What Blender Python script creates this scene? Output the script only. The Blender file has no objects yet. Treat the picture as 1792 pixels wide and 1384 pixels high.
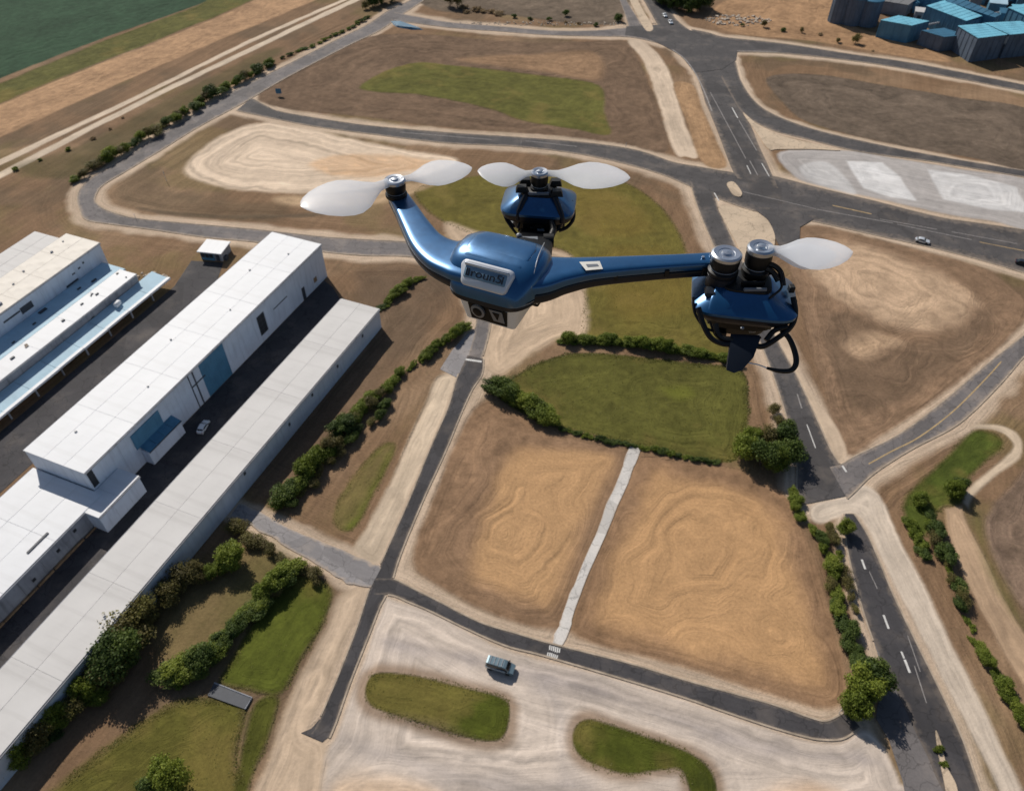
import bpy, bmesh, math, random
import numpy as np
from mathutils import Vector, Matrix

random.seed(7)
SC = bpy.context.scene
COL = SC.collection
RAD = math.radians

# ------------------------------------------------------------------ camera
CAM_H = 140.0          # metres above the ground
PITCH = RAD(45.0)      # below the horizon
FPX = 1328.0           # focal length in pixels of the 1792 px wide photograph
cam_data = bpy.data.cameras.new('camera')
cam_data.sensor_fit = 'HORIZONTAL'
cam_data.sensor_width = 36.0
cam_data.lens = 36.0 * FPX / 1792.0
cam_data.dof.use_dof = True          # focused on the drone; the ground far below is very slightly soft
cam_data.dof.focus_distance = 2.25
cam_data.dof.aperture_fstop = 7.5
cam_data.clip_start = 0.05
cam_data.clip_end = 20000.0
cam = bpy.data.objects.new('camera', cam_data)
cam.location = (0, 0, CAM_H)
cam.rotation_euler = (math.pi / 2 - PITCH, 0, 0)
COL.objects.link(cam)
SC.camera = cam

# ------------------------------------------------------------------ light
SUN_EL = RAD(41.0)
SUN_DIR = Vector((-0.52, 0.854, 0)).normalized() * math.cos(SUN_EL) + Vector((0, 0, math.sin(SUN_EL)))
world = bpy.data.worlds.new('World')
SC.world = world
world.use_nodes = True
wn = world.node_tree
sky = wn.nodes.new('ShaderNodeTexSky')
sky.sky_type = 'NISHITA'
sky.sun_disc = False
sky.sun_elevation = SUN_EL
sky.sun_rotation = math.atan2(SUN_DIR.x, SUN_DIR.y)
sky.altitude = 150
wn.links.new(sky.outputs[0], wn.nodes['Background'].inputs[0])
wn.nodes['Background'].inputs[1].default_value = 0.062
sun_data = bpy.data.lights.new('sun', 'SUN')
sun_data.energy = 4.1
sun_data.angle = RAD(0.53)
sun_data.color = (1.0, 0.94, 0.85)
sun = bpy.data.objects.new('sun', sun_data)
sun.rotation_euler = (-SUN_DIR).to_track_quat('-Z', 'Y').to_euler()
sun.location = (0, 0, 300)
COL.objects.link(sun)
SC.view_settings.view_transform = 'Standard'
SC.view_settings.look = 'None'
SC.view_settings.exposure = 0.0
SC.view_settings.gamma = 1.0
SC.view_settings.use_curve_mapping = False

# ------------------------------------------------------------------ photo pixel -> ray
CP, SP = math.cos(PITCH), math.sin(PITCH)
def ray(x, y):
    u = (x - 896.0) / FPX; v = (692.0 - y) / FPX
    return Vector((u, CP + v * SP, -SP + v * CP))
def G(x, y, z=0.0):                       # where the pixel's ray meets the level z
    r = ray(x, y); t = (CAM_H - z) / -r.z
    return Vector((r.x * t, r.y * t, z))
def PT(x, y, d):                          # point on the pixel's ray at depth d
    return Vector((0, 0, CAM_H)) + ray(x, y) * d

# ------------------------------------------------------------------ small helpers
def lin(r, g, b):
    f = lambda c: (c / 12.92) if c <= 0.04045 else ((c + 0.055) / 1.055) ** 2.4
    return (f(r / 255), f(g / 255), f(b / 255))
def tag(o, label=None, cat=None, group=None, kind=None):
    if label: o['label'] = label
    if cat: o['category'] = cat
    if group: o['group'] = group
    if kind: o['kind'] = kind
    return o
def empty(name, loc=(0, 0, 0), rz=0.0):
    o = bpy.data.objects.new(name, None)
    o.empty_display_size = 0.1
    o.location = loc; o.rotation_euler = (0, 0, rz)
    COL.objects.link(o)
    return o
def obj(name, me, mat=None, parent=None, smooth=False):
    if mat is not None and len(me.materials) == 0: me.materials.append(mat)
    o = bpy.data.objects.new(name, me)
    COL.objects.link(o)
    if parent is not None: o.parent = parent
    if smooth:
        me.polygons.foreach_set('use_smooth', [True] * len(me.polygons))
    return o
def mesh(name, verts, faces):
    me = bpy.data.meshes.new(name)
    me.from_pydata([tuple(v) for v in verts], [], [tuple(f) for f in faces])
    bm = bmesh.new(); bm.from_mesh(me)
    bmesh.ops.recalc_face_normals(bm, faces=bm.faces)
    bm.to_mesh(me); bm.free()
    return me
def box_mesh(name, p0, p1, bevel=0.0):
    bm = bmesh.new()
    bmesh.ops.create_cube(bm, size=1.0)
    for v in bm.verts:
        v.co = Vector(((p0[i] + p1[i]) / 2 + v.co[i] * (p1[i] - p0[i]) for i in range(3)))
    if bevel: bmesh.ops.bevel(bm, geom=bm.edges[:], offset=bevel, segments=1, affect='EDGES')
    me = bpy.data.meshes.new(name); bm.to_mesh(me); bm.free()
    return me
def boxes_mesh(name, bxs):
    V, Fs = [], []
    for p0, p1 in bxs:
        b = len(V)
        for z in (p0[2], p1[2]):
            V += [(p0[0], p0[1], z), (p1[0], p0[1], z), (p1[0], p1[1], z), (p0[0], p1[1], z)]
        Fs += [tuple(b + i for i in f) for f in ((3, 2, 1, 0), (4, 5, 6, 7), (0, 1, 5, 4), (1, 2, 6, 5), (2, 3, 7, 6), (3, 0, 4, 7))]
    return mesh(name, V, Fs)
def loft_mesh(name, rings, cap=True, closed_path=False):
    n = len(rings[0]); V = [p for r in rings for p in r]; Fs = []
    m = len(rings)
    for i in range(m if closed_path else m - 1):
        a, b = i * n, ((i + 1) % m) * n
        for k in range(n):
            Fs.append((a + k, a + (k + 1) % n, b + (k + 1) % n, b + k))
    if cap and not closed_path:
        Fs.append(tuple(range(n - 1, -1, -1))); Fs.append(tuple(range((m - 1) * n, m * n)))
    return mesh(name, V, Fs)
def crom(P, sub=6, closed=False):
    P = [np.array(p, dtype=float) for p in P]; n = len(P); out = []
    rng = range(n) if closed else range(n - 1)
    for i in rng:
        p0 = P[(i - 1) % n] if (closed or i > 0) else 2 * P[0] - P[1]
        p1, p2 = P[i], P[(i + 1) % n]
        p3 = P[(i + 2) % n] if (closed or i + 2 < n) else 2 * p2 - p1
        for k in range(sub):
            t = k / sub
            out.append(0.5 * (2 * p1 + (p2 - p0) * t + (2 * p0 - 5 * p1 + 4 * p2 - p3) * t * t + (3 * p1 - p0 - 3 * p2 + p3) * t ** 3))
    if not closed: out.append(P[-1])
    return out
def tube_mesh(name, pts, r, n=10, sub=5, closed=False):
    """round bar through the points; r is one radius or one per point"""
    rr = [r] * len(pts) if not hasattr(r, '__len__') else list(r)
    q = crom([list(p) + [k] for p, k in zip(pts, rr)], sub, closed)
    C = [Vector(p[:3]) for p in q]; R = [p[3] for p in q]
    rings = []; up = None
    for i, c in enumerate(C):
        a = C[(i - 1) % len(C)] if (closed or i > 0) else C[0]
        b = C[(i + 1) % len(C)] if (closed or i < len(C) - 1) else C[-1]
        t = (b - a).normalized()
        if up is None:
            up = Vector((0, 0, 1)) if abs(t.z) < 0.9 else Vector((1, 0, 0))
        s = t.cross(up).normalized(); up = s.cross(t).normalized()
        rings.append([c + (s * math.cos(2 * math.pi * k / n) + up * math.sin(2 * math.pi * k / n)) * R[i] for k in range(n)])
    return loft_mesh(name, rings, True, closed)
def lathe_mesh(name, prof, n=24, centre=(0, 0, 0)):
    c = Vector(centre)
    rings = [[c + Vector((r * math.cos(2 * math.pi * k / n), r * math.sin(2 * math.pi * k / n), z)) for k in range(n)] for r, z in prof]
    return loft_mesh(name, rings)

# ------------------------------------------------------------------ noise for the terrain
def vn(x, y, seed=0):
    R = np.random.RandomState(seed).rand(256, 256).astype(np.float32)
    xi = np.floor(x).astype(np.int64); yi = np.floor(y).astype(np.int64)
    fx = (x - xi).astype(np.float32); fy = (y - yi).astype(np.float32)
    fx = fx * fx * (3 - 2 * fx); fy = fy * fy * (3 - 2 * fy)
    a = R[xi & 255, yi & 255]; b = R[(xi + 1) & 255, yi & 255]
    c = R[xi & 255, (yi + 1) & 255]; d = R[(xi + 1) & 255, (yi + 1) & 255]
    return (a * (1 - fx) + b * fx) * (1 - fy) + (c * (1 - fx) + d * fx) * fy
def fbm(x, y, seed=0, octv=4, gain=0.55):
    s = 0.0; a = 1.0; t = 0.0
    for i in range(octv):
        s = s + a * vn(x * 2 ** i + 17.3 * i, y * 2 ** i - 9.1 * i, seed + i); t += a; a *= gain
    return s / t            # 0..1
def sst(e0, e1, x):
    t = np.clip((x - e0) / (e1 - e0), 0, 1); return t * t * (3 - 2 * t)
def sdf(poly, X, Y, margin=14.0):
    """signed distance to a closed polygon, negative inside, cut off at margin"""
    P = np.array([(p[0], p[1]) for p in poly], dtype=np.float32)
    out = np.full(X.shape, margin, np.float32)
    lo = P.min(0) - margin; hi = P.max(0) + margin
    idx = np.nonzero((X > lo[0]) & (X < hi[0]) & (Y > lo[1]) & (Y < hi[1]))[0]
    if len(idx) == 0: return out
    x = X[idx]; y = Y[idx]
    d2 = np.full(x.shape, 1e9, np.float32); ins = np.zeros(x.shape, bool)
    n = len(P)
    for i in range(n):
        ax, ay = P[i]; bx, by = P[(i + 1) % n]
        ex, ey = bx - ax, by - ay
        L = ex * ex + ey * ey
        if L < 1e-8: continue
        wx = x - ax; wy = y - ay
        t = np.clip((wx * ex + wy * ey) / L, 0, 1)
        d2 = np.minimum(d2, (wx - t * ex) ** 2 + (wy - t * ey) ** 2)
        if ay != by:
            c = ((ay > y) != (by > y)) & (x < (bx - ax) * (y - ay) / (by - ay) + ax)
            ins ^= c
    d = np.sqrt(d2)
    out[idx] = np.minimum(np.where(ins, -d, d), margin)
    return out
def px_poly(pts, smooth=True):
    W = [G(*p)[:2] for p in pts]
    return [tuple(p) for p in crom(W, 5, True)] if smooth else [tuple(p) for p in W]
def pair_rows(pairs, sub=6):
    rows = [list(G(a, b)[:2]) + list(G(c, d)[:2]) for a, b, c, d in pairs]
    return crom(rows, sub)
def pair_poly(pairs, sub=4):
    rows = pair_rows(pairs, sub)
    return [(r[0], r[1]) for r in rows] + [(r[2], r[3]) for r in reversed(rows)]
# ------------------------------------------------------------------ materials
def new_mat(name):
    m = bpy.data.materials.new(name); m.use_nodes = True
    nt = m.node_tree
    return m, nt, nt.nodes['Principled BSDF']
def N(nt, typ, **kw):
    n = nt.nodes.new(typ)
    for k, v in kw.items(): setattr(n, k, v)
    return n
def noise(nt, vec, scale, detail=4, rough=0.55):
    n = N(nt, 'ShaderNodeTexNoise'); n.inputs['Scale'].default_value = scale
    n.inputs['Detail'].default_value = detail; n.inputs['Roughness'].default_value = rough
    if vec is not None: nt.links.new(vec, n.inputs['Vector'])
    return n.outputs['Fac']
def ramp(nt, fac, stops):
    r = N(nt, 'ShaderNodeValToRGB'); nt.links.new(fac, r.inputs[0])
    e = r.color_ramp.elements
    e[0].position, e[0].color = stops[0][0], (*stops[0][1], 1)
    e[1].position, e[1].color = stops[-1][0], (*stops[-1][1], 1)
    for p, c in stops[1:-1]:
        k = e.new(p); k.color = (*c, 1)
    return r.outputs['Color']
def mixc(nt, a, b, fac, mode='MIX'):
    m = N(nt, 'ShaderNodeMix'); m.data_type = 'RGBA'; m.blend_type = mode
    for s, v in (('Factor', fac), ('A', a), ('B', b)):
        i = [k for k in m.inputs if k.name == s and (k.type == ('VALUE' if s == 'Factor' else 'RGBA'))][0]
        if isinstance(v, bpy.types.NodeSocket): nt.links.new(v, i)
        elif s == 'Factor': i.default_value = v
        else: i.default_value = (*v, 1) if len(v) == 3 else v
    return [k for k in m.outputs if k.type == 'RGBA'][0]
def math2(nt, op, a, b=0.0):
    m = N(nt, 'ShaderNodeMath'); m.operation = op
    for i, v in enumerate((a, b)):
        if isinstance(v, bpy.types.NodeSocket): nt.links.new(v, m.inputs[i])
        else: m.inputs[i].default_value = v
    return m.outputs[0]
def bump(nt, h, strength, dist, bsdf):
    b = N(nt, 'ShaderNodeBump'); b.inputs['Strength'].default_value = strength; b.inputs['Distance'].default_value = dist
    nt.links.new(h, b.inputs['Height']); nt.links.new(b.outputs[0], bsdf.inputs['Normal'])

def ground_mat(name, fine, coarse, streak, bump_d, speck=0.0):
    """soil / grass: colour from the surveyed ground attribute, varied by noise and by marks left along the field edges"""
    m, nt, b = new_mat(name)
    at = N(nt, 'ShaderNodeAttribute', attribute_name='ground_colour')
    sd = N(nt, 'ShaderNodeAttribute', attribute_name='edge_distance')
    geo = N(nt, 'ShaderNodeNewGeometry')
    pos = geo.outputs['Position']
    n1 = noise(nt, pos, 1.6, 6, 0.7)       # small clods
    n2 = noise(nt, pos, 0.16, 5, 0.6)      # patches
    sep = N(nt, 'ShaderNodeSeparateXYZ'); nt.links.new(pos, sep.inputs[0])
    cmb = N(nt, 'ShaderNodeCombineXYZ')
    nt.links.new(math2(nt, 'MULTIPLY', sd.outputs['Fac'], 1.9), cmb.inputs[0])
    nt.links.new(math2(nt, 'MULTIPLY', sep.outputs[0], 0.05), cmb.inputs[1])
    nt.links.new(math2(nt, 'MULTIPLY', sep.outputs[1], 0.05), cmb.inputs[2])
    n3 = noise(nt, cmb.outputs[0], 1.0, 5, 0.65)
    f = math2(nt, 'ADD', math2(nt, 'MULTIPLY', math2(nt, 'SUBTRACT', n1, 0.5), fine), 1.0)
    f = math2(nt, 'ADD', f, math2(nt, 'MULTIPLY', math2(nt, 'SUBTRACT', n2, 0.5), coarse))
    f = math2(nt, 'ADD', f, math2(nt, 'MULTIPLY', math2(nt, 'SUBTRACT', n3, 0.5), streak))
    vm = N(nt, 'ShaderNodeVectorMath', operation='SCALE')
    nt.links.new(at.outputs['Color'], vm.inputs[0]); nt.links.new(f, vm.inputs['Scale'])
    c = vm.outputs[0]
    if speck:
        n4 = noise(nt, pos, 0.9, 3, 0.5)
        c = mixc(nt, c, lin(70, 84, 34), math2(nt, 'MULTIPLY', ramp(nt, n4, [(0.58, (0, 0, 0)), (0.72, (1, 1, 1))]), speck))
    nt.links.new(c, b.inputs['Base Color'])
    b.inputs['Roughness'].default_value = 0.95
    b.inputs['Specular IOR Level'].default_value = 0.15
    h = math2(nt, 'ADD', n1, math2(nt, 'MULTIPLY', n3, 1.4))
    bump(nt, h, 0.6, bump_d, b)
    return m
M = {}
M['soil'] = ground_mat('bare_soil', 0.85, 0.45, 0.55, 0.25, 0.1)
M['straw'] = ground_mat('cut_straw', 0.85, 0.4, 0.34, 0.2)
M['grass'] = ground_mat('mown_grass', 0.8, 0.5, 0.35, 0.25)
M['crop'] = ground_mat('young_crop', 0.3, 0.25, 0.3, 0.1)
M['gravel'] = ground_mat('pale_gravel', 0.4, 0.22, 0.6, 0.14)

def asphalt_mat(name, base, dust_col, dust, tracks=0.25):
    m, nt, b = new_mat(name)
    geo = N(nt, 'ShaderNodeNewGeometry'); pos = geo.outputs['Position']
    ac = N(nt, 'ShaderNodeAttribute', attribute_name='across')     # 0 at one kerb, 1 at the other
    n1 = noise(nt, pos, 3.0, 4, 0.7); n2 = noise(nt, pos, 0.12, 4, 0.6); n3 = noise(nt, pos, 0.55, 5, 0.65)
    lo = tuple(x * 0.72 for x in base); hi = tuple(min(1, x * 1.35) for x in base)
    c = ramp(nt, math2(nt, 'ADD', math2(nt, 'MULTIPLY', n1, 0.45), math2(nt, 'MULTIPLY', n2, 0.55)), [(0.3, lo), (0.7, hi)])
    wv = math2(nt, 'SINE', math2(nt, 'MULTIPLY', ac.outputs['Fac'], 25.1))
    c = mixc(nt, c, tuple(x * 1.5 for x in base), math2(nt, 'MULTIPLY', math2(nt, 'MAXIMUM', wv, 0.0), tracks * 0.6))
    vo = N(nt, 'ShaderNodeTexVoronoi'); vo.inputs['Scale'].default_value = 0.09; nt.links.new(pos, vo.inputs['Vector'])
    spv = N(nt, 'ShaderNodeSeparateColor'); nt.links.new(vo.outputs['Color'], spv.inputs[0])
    c = mixc(nt, c, tuple(x * 0.62 for x in base), math2(nt, 'MULTIPLY', math2(nt, 'GREATER_THAN', spv.outputs[0], 0.72), 0.45))
    vc = N(nt, 'ShaderNodeTexVoronoi', feature='DISTANCE_TO_EDGE'); vc.inputs['Scale'].default_value = 0.22
    wp_ = N(nt, 'ShaderNodeVectorMath', operation='ADD'); nt.links.new(pos, wp_.inputs[0])
    nw = N(nt, 'ShaderNodeTexNoise'); nw.inputs['Scale'].default_value = 0.5; nt.links.new(pos, nw.inputs['Vector'])
    sc_ = N(nt, 'ShaderNodeVectorMath', operation='SCALE'); sc_.inputs['Scale'].default_value = 3.0
    nt.links.new(nw.outputs['Color'], sc_.inputs[0]); nt.links.new(sc_.outputs[0], wp_.inputs[1]); nt.links.new(wp_.outputs[0], vc.inputs['Vector'])
    c = mixc(nt, c, tuple(x * 0.4 for x in base), math2(nt, 'MULTIPLY', math2(nt, 'LESS_THAN', vc.outputs['Distance'], 0.02), 0.5))
    e = math2(nt, 'ABSOLUTE', math2(nt, 'SUBTRACT', ac.outputs['Fac'], 0.5))
    e = math2(nt, 'ADD', math2(nt, 'MULTIPLY', e, 2.0), math2(nt, 'MULTIPLY', math2(nt, 'SUBTRACT', n3, 0.5), 0.9))
    ed = ramp(nt, e, [(0.72, (0, 0, 0)), (1.12 if False else 1.0, (1, 1, 1))])
    c = mixc(nt, c, dust_col, math2(nt, 'MULTIPLY', ed, dust))
    c = mixc(nt, c, dust_col, math2(nt, 'MULTIPLY', ramp(nt, n2, [(0.52, (0, 0, 0)), (0.75, (1, 1, 1))]), dust * 0.5))
    nt.links.new(c, b.inputs['Base Color'])
    b.inputs['Roughness'].default_value = 0.85
    b.inputs['Specular IOR Level'].default_value = 0.3
    bump(nt, n1, 0.3, 0.03, b)
    return m
M['asphalt'] = asphalt_mat('asphalt_dark', lin(80, 77, 77), lin(168, 150, 132), 0.35)
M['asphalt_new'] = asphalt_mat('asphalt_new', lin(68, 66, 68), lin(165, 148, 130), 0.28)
M['asphalt_old'] = asphalt_mat('asphalt_worn', lin(112, 107, 106), lin(176, 158, 140), 0.5)
M['gravel_road'] = asphalt_mat('grey_gravel', lin(142, 138, 138), lin(186, 168, 150), 0.7)
M['concrete'] = asphalt_mat('pale_concrete', lin(205, 200, 194), lin(186, 166, 146), 0.4, 0.0)

def plain(name, col, rough=0.6, metal=0.0, var=0.25, scale=1.5, spec=0.5, bumpd=0.0, streak=None):
    m, nt, b = new_mat(name)
    tc = N(nt, 'ShaderNodeTexCoord'); v = tc.outputs['Object']
    n = noise(nt, v, scale, 5, 0.6)
    lo = tuple(x * (1 - var) for x in col); hi = tuple(min(1.0, x * (1 + var * 0.6)) for x in col)
    c = ramp(nt, n, [(0.32, lo), (0.68, hi)])
    if streak:
        mp = N(nt, 'ShaderNodeMapping'); mp.inputs['Scale'].default_value = streak[0]
        nt.links.new(v, mp.inputs[0])
        s = noise(nt, mp.outputs[0], 1.0, 4, 0.6)
        c = mixc(nt, c, streak[1], math2(nt, 'MULTIPLY', ramp(nt, s, [(0.5, (0, 0, 0)), (0.75, (1, 1, 1))]), streak[2]))
    nt.links.new(c, b.inputs['Base Color'])
    b.inputs['Roughness'].default_value = rough; b.inputs['Metallic'].default_value = metal
    b.inputs['Specular IOR Level'].default_value = spec
    if bumpd: bump(nt, n, 0.5, bumpd, b)
    return m
M['kerb'] = plain('kerb_concrete', lin(176, 160, 142), 0.9, var=0.3, scale=0.4, spec=0.2)
M['paint'] = plain('road_paint', lin(214, 212, 208), 0.7, var=0.2, scale=1.0)
M['paint_worn'] = plain('road_paint_worn', lin(150, 145, 142), 0.8, var=0.3, scale=0.6)
M['paint_yellow'] = plain('road_paint_yellow', lin(186, 158, 112), 0.8, var=0.3, scale=0.6)
M['roof_white'] = plain('white_roof_sheet', lin(226, 227, 229), 0.6, var=0.06, scale=0.12, streak=((0.5, 0.03, 1), lin(190, 188, 186), 0.35))
M['roof_grey'] = plain('light_grey_roof', lin(206, 203, 200), 0.7, var=0.07, scale=0.12, streak=((0.5, 0.03, 1), lin(160, 156, 152), 0.4))
M['roof_cream'] = plain('cream_roof', lin(232, 224, 212), 0.7, var=0.1, scale=0.2, streak=((0.3, 0.2, 1), lin(150, 138, 124), 0.35))
M['wall_slate'] = plain('slate_blue_wall', lin(92, 106, 124), 0.8, var=0.2, scale=0.3, streak=((0.9, 0.9, 0.1), lin(58, 66, 80), 0.6))
M['roof_deck'] = plain('roof_deck', lin(120, 120, 122), 0.9, var=0.2)
M['wall_white'] = plain('painted_wall_panel', lin(212, 219, 230), 0.7, var=0.08, scale=0.25, streak=((0.9, 0.9, 0.12), lin(140, 146, 156), 0.35))
M['wall_blue'] = plain('blue_wall_sheet', lin(76, 128, 158), 0.6, var=0.15, scale=0.3, streak=((0.9, 0.9, 0.12), lin(52, 94, 124), 0.5))
M['wall_grey'] = plain('grey_wall', lin(150, 152, 158), 0.8, var=0.2, scale=0.3, streak=((0.9, 0.9, 0.1), lin(82, 82, 88), 0.6))
M['roof_pale_blue'] = plain('pale_blue_flat_roof', lin(176, 206, 222), 0.7, var=0.1, scale=0.2, streak=((0.3, 0.2, 1), lin(126, 150, 166), 0.3))
M['roof_blue'] = plain('pale_blue_roof', lin(118, 190, 214), 0.6, var=0.12, scale=0.15, streak=((0.4, 0.05, 1), lin(78, 132, 156), 0.6))
M['roof_blue_dark'] = plain('deep_blue_roof', lin(52, 108, 138), 0.6, var=0.2, scale=0.15, streak=((0.4, 0.05, 1), lin(34, 76, 102), 0.6))
M['dark_open'] = plain('dark_opening', lin(40, 42, 46), 0.6, var=0.3)
M['frame'] = plain('dark_frame', lin(62, 66, 74), 0.6, var=0.2)
M['pipe'] = plain('pale_pipe', lin(206, 206, 206), 0.5, var=0.15)
M['rust'] = plain('weathered_timber', lin(150, 122, 92), 0.9, var=0.4, scale=0.7)
M['rubble'] = plain('pale_rubble', lin(186, 172, 156), 0.95, var=0.4, scale=0.8, bumpd=0.1)
M['bark'] = plain('bark', lin(84, 72, 60), 0.95, var=0.3, scale=3.0)

def leaf_mat(name, a, b_, c):
    m, nt, b = new_mat(name)
    at = N(nt, 'ShaderNodeAttribute', attribute_name='leaf_tone')
    oi = N(nt, 'ShaderNodeObjectInfo')
    t = math2(nt, 'ADD', math2(nt, 'MULTIPLY', at.outputs['Fac'], 0.75), math2(nt, 'MULTIPLY', oi.outputs['Random'], 0.3))
    col = ramp(nt, t, [(0.05, a), (0.5, b_), (1.0, c)])
    nt.links.new(col, b.inputs['Base Color'])
    b.inputs['Roughness'].default_value = 0.6
    b.inputs['Specular IOR Level'].default_value = 0.25
    tr = N(nt, 'ShaderNodeBsdfTranslucent'); nt.links.new(col, tr.inputs[0])
    mx = N(nt, 'ShaderNodeMixShader'); mx.inputs[0].default_value = 0.35
    out = nt.nodes['Material Output']
    nt.links.new(b.outputs[0], mx.inputs[1]); nt.links.new(tr.outputs[0], mx.inputs[2]); nt.links.new(mx.outputs[0], out.inputs[0])
    return m
M['leaf_green'] = leaf_mat('leaves_spring_green', lin(74, 88, 32), lin(112, 126, 46), lin(152, 160, 68))
M['leaf_dark'] = leaf_mat('leaves_dark_green', lin(56, 70, 36), lin(82, 100, 48), lin(116, 130, 60))
M['leaf_olive'] = leaf_mat('leaves_olive_brown', lin(84, 78, 48), lin(116, 108, 64), lin(146, 142, 78))
M['leaf_dry'] = leaf_mat('dry_scrub', lin(120, 100, 74), lin(160, 138, 106), lin(192, 172, 138))
M['dry_grass'] = ground_mat('dry_verge', 0.6, 0.5, 0.4, 0.2)
# ------------------------------------------------------------------ roads: (left x, left y, right x, right y) along each road
ROADS = [
 # name, label, material, kerb, shoulder (m), pairs
 ('road', 'worn grey road curving round the sandy plot and the hedge', 'asphalt_old', 1, 2.5,
  [(738,-14,762,-14),(721,0,743,0),(679,20,700,29),(643,44,664,54),(590,70,606,82),(482,124,502,136),(395,167,425,181),(328,208,352,220),(268,244,290,258),(201,288,222,299),(160,312,182,323),(142,330,170,336),(136,347,166,352),(140,366,178,364),(152,385,196,372),(200,393,234,382),(268,402,300,389),(357,415,380,396),(450,424,456,403),(569,441,566,415),(640,447,642,420),(715,449,720,425),(770,460,780,437),(815,492,836,472),(833,530,858,526),(833,569,857,573),(819,626,843,630)]),
 ('road', 'narrow dark road running straight past the straw fields', 'asphalt_new', 1, 3.2,
  [(818,622,846,628),(806,648,843,655),(798,668,826,682),(784,715,806,725),(752,788,779,790),(719,869,744,866),(690,935,713,938),(667,986,695,985),(655,1010,686,1015),(646,1035,673,1045),(638,1059,664,1062),(622,1107,646,1108),(593,1181,618,1178),(580,1212,605,1213),(557,1264,588,1262),(545,1284,576,1291)]),
 ('road', 'dark road below the straw fields with a zebra crossing', 'asphalt_new', 1, 2.6,
  [(655,1012,655,1040),(689,1014,686,1041),(722,1030,716,1053),(760,1049,750,1067),(837,1088,820,1101),(901,1108,885,1129),(962,1126,950,1146),(1100,1161,1090,1187),(1200,1191,1192,1218),(1276,1212,1268,1244),(1351,1233,1343,1269),(1420,1257,1405,1287),(1445,1262,1440,1293),(1465,1254,1475,1291),(1482,1244,1505,1272)]),
 ('road', 'wide dark cross road with a long pale lane line', 'asphalt', 1, 3.0,
  [(440,172,414,194),(470,188,466,205),(491,196,500,212),(554,207,554,222),(643,220,643,234),(777,232,777,250),(911,241,911,257),(1023,250,1015,270),(1112,263,1095,287),(1177,284,1157,305),(1220,292,1205,325),(1280,302,1250,345),(1353,309,1330,372),(1428,328,1421,387),(1525,351,1530,411),(1641,380,1620,431),(1720,392,1705,452),(1815,406,1815,484)]),
 ('road', 'broad asphalt road between the brown plots and the orange verge', 'asphalt', 0, 2.0,
  [(1118,-14,1158,-14),(1140,25,1180,30),(1158,55,1215,58),(1185,92,1270,86),(1216,127,1288,118),(1235,180,1305,190),(1255,230,1322,240),(1278,290,1350,303),(1290,312,1362,330)]),
 ('road', 'straight asphalt road passing the oval lawn and tree clump', 'asphalt', 1, 3.0,
  [(1208,318,1250,340),(1216,347,1255,361),(1228,380,1264,382),(1251,433,1289,437),(1285,505,1320,503),(1316,570,1346,566),(1335,609,1363,602),(1358,670,1392,655),(1380,741,1425,725),(1390,790,1452,785),(1395,815,1466,808),(1395,850,1482,838),(1398,884,1490,866)]),
 ('road', 'pale grey diagonal road with a faded yellow centre line', 'asphalt_old', 1, 2.5,
  [(1820,564,1820,600),(1792,587,1792,624),(1726,639,1745,677),(1651,703,1677,741),(1576,759,1594,786),(1500,797,1530,827),(1474,812,1497,858),(1452,818,1482,872)]),
 ('road', 'new black road with white dashes beside the sandy track', 'asphalt_new', 1, 1.5,
  [(1478,899,1494,899),(1480,935,1517,935),(1485,970,1533,970),(1503,1042,1563,1042),(1529,1121,1601,1121),(1573,1216,1650,1220),(1610,1295,1684,1295),(1650,1384,1715,1384),(1664,1415,1730,1415)]),
 ('road', 'grey road along the top of the dark brown field', 'asphalt', 1, 3.0,
  [(1210,52,1240,88),(1240,58,1256,96),(1270,66,1287,92),(1370,77,1370,94),(1486,95,1486,106),(1602,112,1602,124),(1792,149,1792,160),(1820,154,1820,165)]),
 ('road', 'slip road curving beneath the dark brown field', 'asphalt', 1, 1.8,
  [(1286,104,1262,135),(1297,143,1280,168),(1324,181,1303,201),(1363,205,1351,228),(1428,228,1409,243),(1525,251,1505,266),(1641,274,1630,283),(1792,299,1792,310),(1820,303,1820,314)]),
 ('road', 'thin worn lane along the scrub bank at the far edge', 'asphalt_old', 0, 3.2,
  [(690,22,684,36),(730,30,724,41),(790,40,786,49),(866,46,866,55),(960,54,960,62),(1040,54,1040,64),(1100,49,1104,66),(1150,52,1160,78)]),
 ('road', 'grey gravel lane leading to the low warehouse', 'gravel_road', 0, 1.0,
  [(420,880,404,902),(446,893,432,916),(536,936,500,956),(614,968,571,996),(650,984,612,1022),(668,992,648,1030)]),
 ('road', 'short grey lane beside the pale median strip', 'asphalt_old', 0, 0.5,
  [(1078,-14,1093,-14),(1084,0,1096,0),(1095,30,1114,30),(1101,50,1130,55)]),
]
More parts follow.
